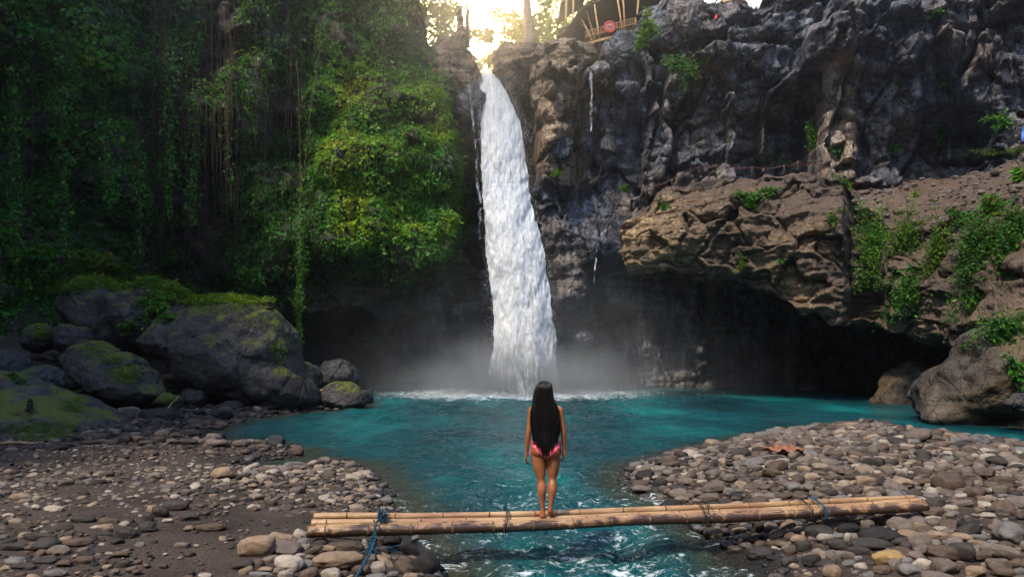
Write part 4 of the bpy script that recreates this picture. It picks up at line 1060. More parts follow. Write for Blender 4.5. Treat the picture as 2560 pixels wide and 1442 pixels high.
# labels: number equal descriptions from the left so that each one singles out a stone
by = {}
for h_ in hero: by.setdefault((h_[2], h_[3]), []).append(h_)
for (what, where), items in by.items():
    items.sort(key=lambda t: t[1])
    for k, (o, px, _a, _b, g) in enumerate(items):
        if len(items) == 1: lab = f'the only {what} {where}'
        elif k == 0: lab = f'leftmost {what} {where}'
        elif k == len(items) - 1: lab = f'rightmost {what} {where}'
        else: lab = f'{what} {where}, {ORD[k] if k < 20 else str(k + 1) + "th"} from left'
        for a_, b_ in (('in the little wet cluster by the inlet', 'by the inlet'), ('half sunk in the dark sand of the left bank', 'sunk in dark sand, left bank'), ('at the waterline of the right pebble bank', 'at the right waterline')):
            if len(lab.split()) > 16: lab = lab.replace(a_, b_)
        if len(lab.split()) > 16: lab = lab.replace('scattered on the dark sand of the left bank', 'on the left sand').replace('on the pebble spit left of the stream', 'on the left spit').replace('among the cobbles of the right pebble bank behind the bridge', 'on the right bank behind the bridge').replace('in the stone pile under the left end of the bamboo bridge', 'under the bridge\'s left end').replace('on the stone bank below the right end of the bamboo bridge', 'below the bridge\'s right end').replace('in the row of cobbles between the sand and the far shore', 'in the far shore row')
        tag(o, ' '.join(lab.split()[:16]) if len(lab.split()) <= 16 else lab.replace('in the stone pile under the left end of the bamboo bridge', 'under the bridge\'s left end').replace('on the stone bank below the right end of the bamboo bridge', 'below the bridge\'s right end').replace('among the cobbles of the right pebble bank behind the bridge', 'on the right bank behind the bridge').replace('in the row of cobbles between the sand and the far shore', 'in the far shore row'), 'stone', g)

# stacked-stone cairns: every stone is a thing of its own
def cairn(px, rows, Y, where, group, cols=('greyb', 'grey', 'brown')):
    n = len(rows)
    for k, (py, w, h) in enumerate(rows):
        p = at(px + rng.uniform(-.12, .12) * w, py, Y)
        wm, hm = w / F * Y, h / F * Y
        o = stone(p[0], p[1], p[2], wm, wm * .85, hm * 1.12, (rng.normal(0, .05), rng.normal(0, .06), rng.uniform(-1, 1)), cols[k % len(cols)], name='cairn_stone')
        lab = 'broad bottom stone' if k == 0 else 'tiny top stone' if k == n - 1 else f'{ORD[k]} stone up'
        tag(o, f'{lab} of the cairn {where}', 'stone', group)
cairn(1823, [(1192, 24, 12), (1176, 14, 5.5), (1166, 13, 4.8), (1157.5, 12.5, 4.5), (1149.5, 11, 4), (1142.5, 9.5, 3.5), (1136.5, 7, 3), (1131.5, 4, 2.4)], 10.25, 'on the right pebble bank', 'stones of the cairn on the right bank', ('greyb', 'greyb', 'grey', 'dark'))
bpy.context.view_layer.update()
def cast_cairn(px, py, rows, where, group, cols=('dark', 'black')):
    h = cast(px, py)
    Y = h[0][1] if h is not None else 25
    cairn(px, rows, Y - .05, where, group, cols)
cast_cairn(75, 1026, [(1022, 10, 4), (1016, 9.5, 3.4), (1010.5, 9, 3), (1005, 8, 2.8), (1000.5, 6, 2.3), (996.5, 3.5, 2)], 'on the low slab at the far left', 'stones of the cairn on the low slab')
cast_cairn(672, 772, [(768, 13, 4), (762, 11, 3.4), (756.5, 12, 3), (751.5, 8, 2.6), (747.5, 5, 2)], 'on top of the largest boulder', 'stones of the cairn on the largest boulder', ('brown', 'dark'))
cairn(1150, [(88, 16, 9), (73, 13, 7), (61, 11, 6), (51, 11, 5), (42.5, 10, 4.5), (35, 9, 4), (28.5, 8, 3.5), (23, 6, 3)], 41.8, 'at the sunlit gap above the waterfall', 'stones of the tall cairn at the gap', ('tan', 'pale', 'tan'))

# ------------------------------------------------------------------ bamboo bridge
m, nt, out = new_mat('weathered bamboo')
t = N(nt, 'Attribute', attribute_name='tint', out=2)
c = coords(nt, (1, 1, 1), True)
cl = N(nt, 'Mapping', {0: N(nt, 'TexCoord', out=3), 3: (1.2, 9, 9)})
n1 = noise_(nt, cl, 2.0, 5, .65); n2 = noise_(nt, c, 3.2, 5, .7, dist=.8); n3 = noise_(nt, N(nt, 'Mapping', {0: N(nt, 'TexCoord', out=3), 3: (2, 30, 30)}), 3, 3, .6)
base = ramp(nt, math_(nt, 'ADD', math_(nt, 'MULTIPLY', n1, .6), math_(nt, 'MULTIPLY', n3, .4)), [(.3, (.17, .080, .038)), (.48, (.35, .205, .095)), (.66, (.55, .385, .21))])
red = ramp(nt, noise_(nt, c, 1.1, 3, .5), [(.45, 0), (.62, .6)])
col = mixc(nt, red, base, mixc(nt, n1, (.09, .032, .022), (.30, .12, .065)))
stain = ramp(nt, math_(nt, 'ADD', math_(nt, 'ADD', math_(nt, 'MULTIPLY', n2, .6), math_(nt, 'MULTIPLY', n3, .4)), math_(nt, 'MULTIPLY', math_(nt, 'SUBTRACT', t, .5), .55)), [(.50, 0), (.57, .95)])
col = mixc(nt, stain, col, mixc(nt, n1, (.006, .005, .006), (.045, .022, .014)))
bsdf(nt, out, col, .38, math_(nt, 'ADD', n3, n1), .25, .006, .5)
M['bamboo'] = m
m, nt, out = new_mat('bamboo node'); bsdf(nt, out, ramp(nt, noise_(nt, coords(nt), 30, 3), [(.35, (.03, .016, .01)), (.65, (.22, .12, .06))]), .6); M['bamboo_node'] = m
m, nt, out = new_mat('blue rope'); cc = noise_(nt, coords(nt), 60, 3); bsdf(nt, out, ramp(nt, cc, [(.3, (.004, .022, .045)), (.6, (.012, .075, .13)), (.75, (.05, .15, .21))]), .8, cc, .5, .005); M['rope'] = m
m, nt, out = new_mat('dark wire'); bsdf(nt, out, (.025, .02, .018), .6); M['wire'] = m
BA = np.array([-2.22, 7.4, .462]); BB = at(2318, 1267, 8.6)
br0 = (BA + BB) / 2
bridge = empty('bamboo_bridge', br0, 'footbridge of lashed bamboo poles lying across the stream, carrying the woman', 'bridge')
pa = at(780, 1308, 7.62); pb = at(2302, 1253, 8.86)
qa = at(784, 1292, 7.80); qb = at(2285, 1243, 9.02)
ra = at(790, 1318, 7.52); rb = at(2310, 1258, 8.73)
POLES = [(BA, BB, .064, .052, .70, 'scorched dark front bamboo pole, the thickest of the bridge'), (ra, rb, .042, .045, .50, None), (pa, pb, .042, .042, .25, None), (qa, qb, .042, .040, .30, 'thin pale bamboo pole at the back of the bridge')]
for k, (A, B, r1, r2, dark, lab) in enumerate(POLES):
    L = np.linalg.norm(B - A); n = 200
    s = np.linspace(0, 1, n)
    sp = .46 + .03 * k
    ph = rng.uniform(.1, .4)
    nodes = np.arange(ph, L, sp)
    dist = np.abs(s[:, None] * L - nodes[None]).min(1)
    rad = (r1 + (r2 - r1) * s) * (1 + .10 * np.exp(-(dist / .018) ** 2) - .05 * np.exp(-((dist - .05) / .03) ** 2))
    line = A + (B - A) * s[:, None]
    line[:, 2] -= .05 * np.sin(np.pi * s) * (1 if k else .6)
    line[:, 1] += .015 * fbm(np.stack([s * 6, s * 0 + k * 9, s * 0], -1), 2, 5); line[:, 2] += .010 * fbm(np.stack([s * 6, s * 0 + k * 9, s * 0 + 4], -1), 2, 6)
    ax = (B - A) / L
    V, Fs = tube(line, rad, 16)
    ez = np.array([0, 0, 1.]); e1 = ez - ax * ax[2]; e1 /= np.linalg.norm(e1); e2 = np.cross(ax, e1)
    Rm = np.stack([ax, e2, e1], 1)        # local x runs along the pole
    Lc = (V - A) @ Rm
    # scorch marks: more on the left half and underneath the front pole
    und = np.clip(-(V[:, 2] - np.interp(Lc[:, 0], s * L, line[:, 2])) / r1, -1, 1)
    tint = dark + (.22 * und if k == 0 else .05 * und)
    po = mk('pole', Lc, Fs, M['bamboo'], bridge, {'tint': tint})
    po.matrix_local = Matrix.Translation(Vector(A - br0)) @ Matrix(Rm.tolist()).to_4x4()
    if lab: po['label'] = lab
    for d_ in nodes:
        i = d_ / L
        c0 = np.array([np.interp(i, s, (line[:, j])) for j in range(3)])
        cl_ = (c0 - A) @ Rm
        nb = MB()
        V2, F2 = tube(np.array([cl_ + [x, 0, 0] for x in (-.010, -.006, 0, .005, .009)]), (r1 + (r2 - r1) * i) * np.array([1.06, 1.13, 1.07, 1.13, 1.05]), 16, False)
        nb.add(V2, F2)
        nb.build('node_ring', M['bamboo_node'], po)
def lash(px, name, mat, turns=3, thick=.005, mess=.01):
    """a binding wound round the poles near photo column px"""
    mb = MB()
    k = (px - 767) / (2318 - 767)
    ring = []
    t0 = lambda A, B: A + (B - A) * (((px - 1280) / F * A[1] - A[0]) / ((B[0] - A[0]) - (px - 1280) / F * (B[1] - A[1])))
    front, back = t0(BA, BB), t0(qa, qb)
    cc = (front + back) / 2; hy = (back[1] - front[1]) / 2 + .075; hz = .085
    sl = (back[2] - front[2]) / max(back[1] - front[1], .1)
    cc[2] -= .045 * math.sin(math.pi * min(max(k, 0), 1))
    for j in range(turns):
        a = np.linspace(0, 2 * np.pi, 40)
        x = cc[0] + (j - turns / 2) * thick * 2.1 + mess * fbm(np.stack([a, a * 0 + j, a * 0], -1), 2, j) + .02 * np.sin(a)
        y = cc[1] + hy * np.sign(np.cos(a)) * np.abs(np.cos(a)) ** .6
        z = cc[2] + hz * np.sign(np.sin(a)) * np.abs(np.sin(a)) ** .6 + (y - cc[1]) * sl
        mb.add(*tube(np.stack([x, y, z], -1) - br0, thick, 6))
    return mb.build(name, mat, bridge)
lash(1265, 'wire_lashing', M['wire'], 2, .006)
lash(1755, 'wire_lashing', M['wire'], 3, .004, .05)
lash(1772, 'wire_lashing', M['wire'], 3, .0035, .09)
lash(2042, 'rope_lashing', M['rope'], 3, .0055)['label'] = 'blue rope binding near the right end of the bridge'
lash(2010, 'wire_lashing', M['wire'], 2, .006, .03)

# ------------------------------------------------------------------ blue rope tied round the left end
r0_ = at(937, 1345, 7.36)
rope = empty('blue_rope', r0_, 'blue rope knotted round the left end of the bamboo bridge, running down over stones', 'rope')
def twist(pts, rad, n):
    P = spline(pts, n); d = np.gradient(P, axis=0); L = np.cumsum(np.linalg.norm(d, axis=1)); d /= np.linalg.norm(d, axis=1, keepdims=True)
    u = np.cross(d, [0, 1.0, 0.2]); u /= np.linalg.norm(u, axis=1, keepdims=True); w = np.cross(d, u)
    mb = MB()
    for k in range(3):
        a = L / (rad * 5.5) + k * 2 * np.pi / 3
        mb.add(*tube(P + rad * .55 * (np.cos(a)[:, None] * u + np.sin(a)[:, None] * w) - r0_, rad * .62, 6))
    return mb
twist([at(950, 1296, 7.72), at(943, 1306, 7.50) + [0, 0, .01], at(939, 1312, 7.36), at(937, 1328, 7.315), at(938, 1345, 7.30)], .013, 120).build('rope_line', M['rope'], rope)
twist([at(938, 1345, 7.28), at(933, 1362, 7.10), at(922, 1388, 6.85), at(906, 1415, 6.6), at(893, 1438, 6.4), at(884, 1460, 6.25)], .013, 240).build('rope_line', M['rope'], rope)
def knot(c, r, n, name, ln=0.0, dirv=(0, 0, -1)):
    mb = MB()
    rr = np.random.default_rng(n)
    for k in range(n):
        a = np.cumsum(rr.normal(0, 1, (9, 3)), 0); a = a / np.abs(a).max() * r + c
        if ln: a = a * 0 + c + rr.normal(0, r * .45, 3) + np.linspace(0, 1, 9)[:, None] * (np.array(dirv) * ln * rr.uniform(.4, 1) + rr.normal(0, ln * .35, 3)) + np.cumsum(rr.normal(0, r * .08, (9, 3)), 0)
        mb.add(*tube(spline(a, 18) - r0_, .0045 if ln else .008, 5))
    return mb.build(name, M['rope'], rope)
knot(at(936, 1347, 7.27), .045, 9, 'knot')
knot(at(955, 1290, 7.66), .06, 70, 'frayed_end', .13, (.15, 0, .2))
knot(at(930, 1360, 7.2), .05, 34, 'frayed_end', .16)
knot(at(968, 1368, 7.25), .015, 8, 'frayed_end', .22, (.35, 0, -.9))

# ------------------------------------------------------------------ the woman on the bridge
def loft(mb, rings, n=20, a=0.0):
    """rings: (x, y, z, rx, ry[, tilt]) from one end to the other; closed with rounded caps"""
    Rg = np.array([list(r[:5]) for r in rings], float)
    k = len(Rg)
    kk = np.linspace(0, k - 1, (k - 1) * 5 + 1)
    S = np.stack([np.interp(kk, range(k), Rg[:, j]) for j in range(5)], -1)
    for j in range(5):                    # smooth interpolation
        S[:, j] = spline(np.stack([np.arange(k), Rg[:, j]], -1), len(kk))[:, 1] if k > 2 else S[:, j]
    d = np.gradient(S[:, :3], axis=0); d /= np.linalg.norm(d, axis=1, keepdims=True) + 1e-9
    th = np.arange(n) / n * 2 * np.pi
    V = []
    m0 = max(float(S[0, 3]), float(S[0, 4])); 
    u0 = np.array([1.0, 0, 0])
    for i in range(len(S)):
        u = u0 - d[i] * d[i][0]; u /= np.linalg.norm(u); w = np.cross(d[i], u)
        if w[1] < 0: w = -w
        V.append(S[i, :3] + np.cos(th)[:, None] * u * S[i, 3] + np.sin(th)[:, None] * w * S[i, 4])
    V = np.concatenate(V)
    kx = len(S)
    i = np.arange(kx - 1)[:, None] * n; j = np.arange(n)[None]; j2 = (j + 1) % n
    Q = np.stack([i + j, i + j2, i + n + j2, i + n + j], -1).reshape(-1, 4)
    capA = S[0, :3] - d[0] * min(S[0, 3], S[0, 4]) * .8; capB = S[-1, :3] + d[-1] * min(S[-1, 3], S[-1, 4]) * .8
    V = np.concatenate([V, [capA], [capB]])
    jj = np.arange(n)
    T = np.concatenate([np.stack([(jj + 1) % n, jj, np.full(n, kx * n)], -1), np.stack([(kx - 1) * n + jj, (kx - 1) * n + (jj + 1) % n, np.full(n, kx * n + 1)], -1)])
    mb.add(V, [Q, T])
def ell(mb, c, r, sub=3):
    V, T = ICO[sub]; mb.add(V * np.array(r) + np.array(c), T)
b = MB()
# torso (metres above the bridge, y forwards = away from the camera)
loft(b, [(0, 0, .725, .115, .075), (0, -.005, .79, .155, .095), (0, -.005, .84, .165, .10), (0, 0, .90, .152, .095), (0, .005, .96, .128, .085), (0, .008, 1.01, .118, .082), (0, .006, 1.08, .126, .088), (0, 0, 1.16, .142, .094), (0, -.004, 1.23, .150, .090), (0, -.006, 1.275, .142, .074), (0, -.006, 1.31, .095, .058), (0, -.002, 1.34, .056, .052)], 28)
loft(b, [(0, -.004, 1.30, .062, .055), (0, .004, 1.36, .047, .049), (0, .014, 1.41, .046, .05)], 20)
ell(b, (0, .012, 1.505), (.074, .094, .105)); ell(b, (0, .045, 1.455), (.055, .06, .065)); ell(b, (0, .062, 1.42), (.034, .036, .03))
ell(b, (0, .108, 1.485), (.010, .016, .014), 2); ell(b, (0, .102, 1.505), (.008, .010, .026), 2)      # nose
ell(b, (0, .100, 1.445), (.022, .010, .006), 2); ell(b, (0, .099, 1.436), (.020, .010, .006), 2)     # lips
ell(b, (-.03, .094, 1.53), (.024, .012, .008), 2); ell(b, (.03, .094, 1.53), (.024, .012, .008), 2)  # brow
for s in (-1, 1): ell(b, (s * .076, .01, 1.49), (.010, .022, .032), 2)
for s in (-1, 1): ell(b, (s * .066, .085, 1.165), (.052, .045, .050))
ell(b, (-.078, -.052, .800), (.088, .078, .085)); ell(b, (.080, -.056, .795), (.088, .080, .086))
# legs: the left one carries the weight, the right heel is lifted
loft(b, [(-.088, -.008, .80, .088, .092), (-.082, -.004, .72, .084, .088), (-.074, .004, .60, .077, .082), (-.060, .008, .50, .060, .065), (-.053, .004, .435, .045, .052), (-.049, -.010, .37, .053, .058), (-.047, -.018, .31, .052, .057), (-.043, -.012, .22, .037, .041), (-.037, -.006, .13, .027, .032), (-.034, -.004, .075, .028, .034), (-.034, -.008, .04, .028, .036)], 22)
loft(b, [(.090, -.006, .80, .088, .094), (.090, .000, .72, .082, .088), (.086, .014, .60, .076, .081), (.081, .020, .50, .059, .064), (.078, .010, .445, .045, .052), (.077, -.012, .385, .054, .059), (.074, -.026, .325, .053, .058), (.065, -.030, .24, .037, .041), (.055, -.032, .16, .027, .032), (.048, -.036, .115, .028, .033), (.046, -.040, .085, .027, .033)], 22)
loft(b, [(-.032, -.032, .028, .030, .024), (-.046, .02, .034, .032, .030), (-.066, .075, .024, .036, .021), (-.085, .118, .016, .040, .014)], 16)
loft(b, [(.045, -.046, .085, .028, .026), (.056, -.012, .068, .031, .026), (.072, .030, .034, .036, .024), (.082, .058, .016, .040, .015)], 16)
for i, (dx_, dy_, r_) in enumerate([(.030, .016, .0125), (.010, .016, .0095), (-.006, .011, .009), (-.020, .004, .0085), (-.033, -.006, .008)]):
    loft(b, [(-.085 + dx_ * .9, .118 + dy_ * .3, .014, r_, r_), (-.092 + dx_, .148 + dy_, .011, r_ * .85, r_ * .8)], 10)
    loft(b, [(.082 - dx_ * .9, .058 + dy_ * .3, .014, r_, r_), (.088 - dx_, .086 + dy_, .012, r_ * .85, r_ * .8)], 10)
# arms, relaxed, with hands hanging by the thighs
def arm(s, sh, el_, wr, hd):
    sh, el_, wr, hd = map(np.array, (sh, el_, wr, hd))
    q = lambda a, b_, t: a + (b_ - a) * t
    loft(b, [(*(sh + [-s * .035, 0, .022]), .040, .042), (*sh, .046, .048), (*q(sh, el_, .25), .041, .045), (*q(sh, el_, .6), .036, .039), (*el_, .031, .034), (*q(el_, wr, .25), .033, .035), (*q(el_, wr, .6), .027, .028), (*wr, .021, .023)], 18)
    d = hd - wr; d /= np.linalg.norm(d)
    side = np.array([0, 1.0, 0]); side = side - d * side @ d; side /= np.linalg.norm(side); pal = np.cross(side, d) * s
    if pal[0] * s > 0: pal = -pal          # palm faces the thigh
    # palm: broad front to back
    loft(b, [(*(wr + d * -.01), .019, .022), (*(wr + d * .03), .017, .034), (*(wr + d * .065), .016, .039), (*(wr + d * .088), .014, .038)], 16)
    for i, (off, ln) in enumerate([(.030, .068), (.010, .077), (-.010, .072), (-.029, .056)]):
        p0 = wr + d * (.082 - abs(i - 1.2) * .004) + side * off
        p1 = p0 + d * ln * .45 + pal * .006
        p2 = p1 + d * ln * .32 + pal * (.016 + .004 * i)
        p3 = p2 + d * ln * .20 + pal * .022
        r_ = .0088 if i < 3 else .0075
        loft(b, [(*p0, r_, r_), (*p1, r_ * .95, r_ * .95), (*p2, r_ * .86, r_ * .86), (*p3, r_ * .72, r_ * .72)], 10)
    t0 = wr + d * .022 + side * .030
    loft(b, [(*t0, .012, .012), (*(t0 + d * .030 + side * .020 + pal * .008), .0105, .0105), (*(t0 + d * .056 + side * .026 + pal * .014), .009, .009), (*(t0 + d * .072 + side * .024 + pal * .018), .0075, .0075)], 10)
arm(1, (.160, -.006, 1.262), (.207, -.022, 1.01), (.222, .018, .80), (.222, .045, .70))
arm(-1, (-.162, -.006, 1.262), (-.206, -.018, .985), (-.226, .02, .775), (-.236, .04, .67))
PX, PY, PZ = (1364.5 - 1280) / F * 8.02, 8.02, 0
tmp = b.build('person', None)
rm = tmp.modifiers.new('r', 'REMESH'); rm.mode = 'VOXEL'; rm.voxel_size = .0052; rm.use_smooth_shade = True
sm = tmp.modifiers.new('s', 'SMOOTH'); sm.factor = .5; sm.iterations = 7
dg = bpy.context.evaluated_depsgraph_get()
me = bpy.data.meshes.new_from_object(tmp.evaluated_get(dg))
bpy.data.objects.remove(tmp)
BV = np.zeros(len(me.vertices) * 3, np.float32); me.vertices.foreach_get('co', BV); BV = BV.reshape(-1, 3)
BV[:, 0] -= .024 * ss(1.29, 1.42, BV[:, 2]); me.vertices.foreach_set('co', BV.ravel()); me.update()
BNn = np.zeros(len(me.vertices) * 3, np.float32); me.vertices.foreach_get('normal', BNn); BNn = BNn.reshape(-1, 3)
foot = at(1364, 1294, PY)
PZ = foot[2]
m, nt, out = new_mat('tanned skin')
c = coords(nt, (1, 1, 1), True)
n1 = noise_(nt, c, 9, 3, .5)
col = ramp(nt, n1, [(.3, (.27, .092, .036)), (.7, (.37, .135, .055))])
bsdf(nt, out, col, .42, noise_(nt, c, 220, 2), .05, .002, .45, Subsurface_Weight=.15, Subsurface_Radius=(.02, .008, .004), Subsurface_Scale=.5)
M['skin'] = m
person = bpy.data.objects.new('person', me); COL.objects.link(person)
me.materials.clear(); me.materials.append(M['skin'])
person.location = (PX, PY, PZ)
tag(person, 'woman in a coral polka dot bikini standing on the bamboo bridge, seen from behind', 'person')
BF = np.array([list(p.vertices) for p in me.polygons if len(p.vertices) == 4])
m, nt, out = new_mat('coral dotted cloth')
c = coords(nt, (1, 1, 1), True)
vd = N(nt, 'TexVoronoi', {'Vector': c, 'Scale': 46.0, 'Randomness': .35}, out=0)
col = ramp(nt, vd, [(.27, (.90, .78, .78)), (.33, (.80, .055, .095))])
bsdf(nt, out, col, .75, noise_(nt, c, 160, 2), .2, .002)
M['bikini'] = m
def shell(name, inside, off=.0045, parent=person):
    sel = inside(BV[:, 0], BV[:, 1], BV[:, 2])
    f = BF[sel[BF].all(1)]
    idx = np.unique(f); mp = np.full(len(BV), -1); mp[idx] = np.arange(len(idx))
    k = len(idx)
    V = np.concatenate([BV[idx] + BNn[idx] * off, BV[idx] + BNn[idx] * .0005])
    f2 = mp[f]
    E = np.concatenate([f2[:, [0, 1]], f2[:, [1, 2]], f2[:, [2, 3]], f2[:, [3, 0]]])
    key = np.sort(E, 1); _, inv, cnt = np.unique(key[:, 0] * 1000000 + key[:, 1], return_inverse=True, return_counts=True)
    be = E[cnt[inv] == 1]
    rim = np.stack([be[:, 1], be[:, 0], be[:, 0] + k, be[:, 1] + k], -1)
    return mk(name, V, [np.concatenate([f2, f2[:, ::-1] + k, rim])], M['bikini'], parent)
def bottoms(x, y, z):
    top = .905 + .018 * (np.abs(x) / .16) ** 2
    low_back = .705 + .98 * np.maximum(np.abs(x - .002) - .020, 0)
    low_front = .725 + 1.15 * np.maximum(np.abs(x) - .03, 0)
    low = np.where(y < .0, np.minimum(low_back, .880), np.minimum(low_front, .89))
    return (z < top) & (z > low) & (np.abs(x) < .178) & ~((np.abs(x) > .168) & (z < .84))
shell('bikini_bottom', bottoms)
def tops(x, y, z):
    band = (np.abs(z - 1.118) < .016 + .02 * ss(.02, .09, y)) & (np.abs(x) < .152)
    cup = (y > .03) & (np.abs(z - 1.165) < .055 - .5 * np.abs(np.abs(x) - .066) * .8) & (np.abs(np.abs(x) - .066) < .06)
    return (band | cup) & (np.abs(x) < .155)
shell('bikini_top', tops)
def ties(s):
    mb = MB()
    p = np.array([s * .168, -.005, .90])
    rr = np.random.default_rng(3 + s)
    for k, (ln, dx_) in enumerate([(.14, .006), (.165, .014)]):
        t = np.linspace(0, 1, 12)
        base = np.stack([p[0] + s * (dx_ * t ** .6 + .004 * np.sin(t * 9 + k)), p[1] - .02 * (k - 1) - .01 * t, p[2] - ln * t - .0 * t], -1)
        wv = np.stack([.006 * np.cos(t * 3 + k), .008 * np.sin(t * 3 + k) + .003, 0 * t], -1) * (.7 + .5 * t)[:, None]
        th_ = np.array([s * .002, .0015, 0])
        V = np.concatenate([base - wv, base + wv, base - wv + th_, base + wv + th_])
        i = np.arange(11)
        Q = np.concatenate([np.stack([i, i + 1, 13 + i, 12 + i], -1), np.stack([24 + i, 36 + i, 37 + i, 25 + i], -1), np.stack([i, 24 + i, 25 + i, i + 1], -1), np.stack([12 + i, 13 + i, 37 + i, 36 + i], -1)])
        mb.add(V, Q)
    ell(mb, p + [s * .006, 0, 0], (.014, .016, .012), 2)
    return mb.build('side_tie', M['bikini'], person)
ties(1); ties(-1)
# hair: long, straight, almost black
m, nt, out = new_mat('black hair')
c = N(nt, 'Mapping', {0: N(nt, 'TexCoord', out=3), 3: (150, 60, 3)})
n1 = noise_(nt, c, 1.0, 4, .6)
bsdf(nt, out, ramp(nt, n1, [(.35, (.0015, .0013, .0016)), (.7, (.010, .008, .0075))]), .36, n1, .7, .008, .5)
M['hair'] = m
hb = MB()
HR = [(0, .0, 1.607, .020, .025), (0, -.002, 1.596, .055, .070), (-.002, -.006, 1.565, .080, .096), (-.010, -.014, 1.52, .092, .104), (-.014, -.024, 1.46, .102, .098), (-.016, -.048, 1.40, .110, .078), (-.018, -.070, 1.34, .118, .058), (-.030, -.086, 1.28, .128, .044),
      (-.034, -.098, 1.20, .130, .036), (-.034, -.104, 1.12, .120, .032), (-.032, -.108, 1.05, .116, .030), (-.016, -.118, .98, .104, .028), (-.010, -.128, .92, .084, .024), (-.008, -.136, .87, .062, .018), (-.012, -.140, .825, .040, .012), (-.014, -.142, .79, .018, .006)]
kk = len(HR); HA = np.array(HR); HA[:, 0] -= .016 * ss(1.26, 1.40, HA[:, 2]); zz = np.linspace(0, kk - 1, 130)
HS = np.stack([np.interp(zz, range(kk), HA[:, j]) for j in range(5)], -1)
na = 150; th = np.arange(na) / na * 2 * np.pi
gro = 1 + .035 * vnoise(np.stack([np.cos(th) * 11, np.sin(th) * 11, th * 0], -1), 7)[None] * ss(0, 20, np.arange(130))[:, None] + .085 * vnoise(np.stack([np.repeat(np.cos(th)[None] * 26, 130, 0), np.repeat(np.sin(th)[None] * 26, 130, 0), np.repeat(zz[:, None] * .25, na, 1)], -1), 8) * ss(5, 40, np.arange(130))[:, None]
HX = HS[:, 0:1] + np.cos(th)[None] * HS[:, 3:4] * gro; HY = HS[:, 1:2] + np.sin(th)[None] * HS[:, 4:5] * gro; HZz = np.repeat(HS[:, 2:3], na, 1)
# leave the face free
fr = ss(.03, .075, HY) * ss(1.575, 1.55, HZz); HY = HY - fr * (HY - .045)
tipz = ss(105, 130, np.arange(130))[:, None] * vnoise(np.stack([np.cos(th) * 8, np.sin(th) * 8, th * 0], -1), 9)[None] * .075
HV = np.stack([HX, HY, HZz + tipz], -1).transpose(0, 1, 2)
Vh = HV.reshape(-1, 3)
i = np.arange(129)[:, None] * na; j = np.arange(na)[None]; j2 = (j + 1) % na
Qh = np.stack([i + j, i + j2, i + na + j2, i + na + j], -1).reshape(-1, 4)
Vh = np.concatenate([Vh, [[0, 0, 1.612]], [HS[-1, :3] + [0, 0, -.01]]]); jj = np.arange(na)
Th = np.concatenate([np.stack([(jj + 1) % na, jj, np.full(na, 130 * na)], -1), np.stack([129 * na + jj, 129 * na + (jj + 1) % na, np.full(na, 130 * na + 1)], -1)])
hb.add(Vh, [Qh, Th])
rr = np.random.default_rng(21)
for k in range(760):                      # loose strands over the surface and past the edges
    a = rr.uniform(0, 2 * np.pi)
    if math.sin(a) > .35: continue
    z0 = rr.uniform(0, 7); z1 = rr.uniform(9, 14)
    q = np.linspace(z0, z1, 16)
    S = np.stack([np.interp(q, range(kk), HA[:, j_]) for j_ in range(5)], -1)
    da = rr.normal(0, .12); ex = rr.uniform(1.0, 1.07); fly = abs(rr.normal(0, .014))
    t = np.linspace(0, 1, 16)
    P = np.stack([S[:, 0] + np.cos(a + da * t) * (S[:, 3] * ex + fly * t), S[:, 1] + np.sin(a + da * t) * (S[:, 4] * ex) - .003, S[:, 2] - rr.uniform(0, .085) * t ** 2], -1)
    P[:, 0] += .006 * np.sin(t * rr.uniform(2, 5) + k)
    hb.add(*tube(P, .0018 * (1.1 - .7 * t), 4, False))
# locks that fall over both shoulders
for s, n_ in ((1, 60), (-1, 80)):
    for k in range(n_):
        q = rr.uniform(0, 1)
        P = spline([(s * .09, -.03 - .05 * q, 1.40), (s * (.115 + .02 * rr.random()), -.07 - .03 * q, 1.31), (s * (.128 + .025 * rr.random()), -.075 - .03 * q, 1.20), (s * (.115 + .05 * rr.random()), -.075 - .03 * q, 1.08 - .1 * rr.random()), (s * (.10 + (.06 if s < 0 else .03) * rr.random()), -.08, .98 - .12 * rr.random())], 18)
        hb.add(*tube(P, .0022, 4, False))
hb.build('hair', M['hair'], person)['label'] = 'long straight black hair reaching the hips'
m, nt, out = new_mat('eye'); bsdf(nt, out, (.03, .015, .01), .1); M['eye'] = m
for s in (-1, 1):
    e_ = MB(); ell(e_, (s * .030 - .024, .092, 1.505), (.012, .008, .007), 2); e_.build('eye', M['eye'], person)
# ------------------------------------------------------------------ creepers on the left wall
GREEN = [(0.0, (.003, .028, .006)), (.3, (.010, .090, .008)), (.6, (.040, .19, .008)), (.85, (.13, .28, .008)), (1.0, (.24, .29, .010))]
M['ivy'] = leaf_mat('creeper leaves', GREEN, .3)
M['fern'] = leaf_mat('bright leaves', [(0, (.006, .05, .005)), (.5, (.025, .125, .007)), (1, (.10, .25, .012))], .35)
M['moss'] = leaf_mat('moss and grass blades', [(0, (.025, .075, .004)), (.5, (.075, .17, .005)), (1, (.18, .25, .010))], .3, .8)
M['backlit'] = leaf_mat('tree leaves', [(0, (.04, .09, .015)), (.5, (.08, .15, .02)), (1, (.18, .20, .025))], .55)
m, nt, out = new_mat('bark'); cc = noise_(nt, coords(nt, (3, 3, .6)), 4, 5, .65); bsdf(nt, out, ramp(nt, cc, [(.35, (.035, .024, .016)), (.65, (.13, .095, .065))]), .9, cc, .8, .03); M['bark'] = m
m, nt, out = new_mat('pale bark'); cc = noise_(nt, coords(nt, (1, 1, 7)), 2, 4, .6); bsdf(nt, out, ramp(nt, cc, [(.35, (.16, .13, .10)), (.65, (.36, .31, .25))]), .9, cc, .6, .03); M['palebark'] = m
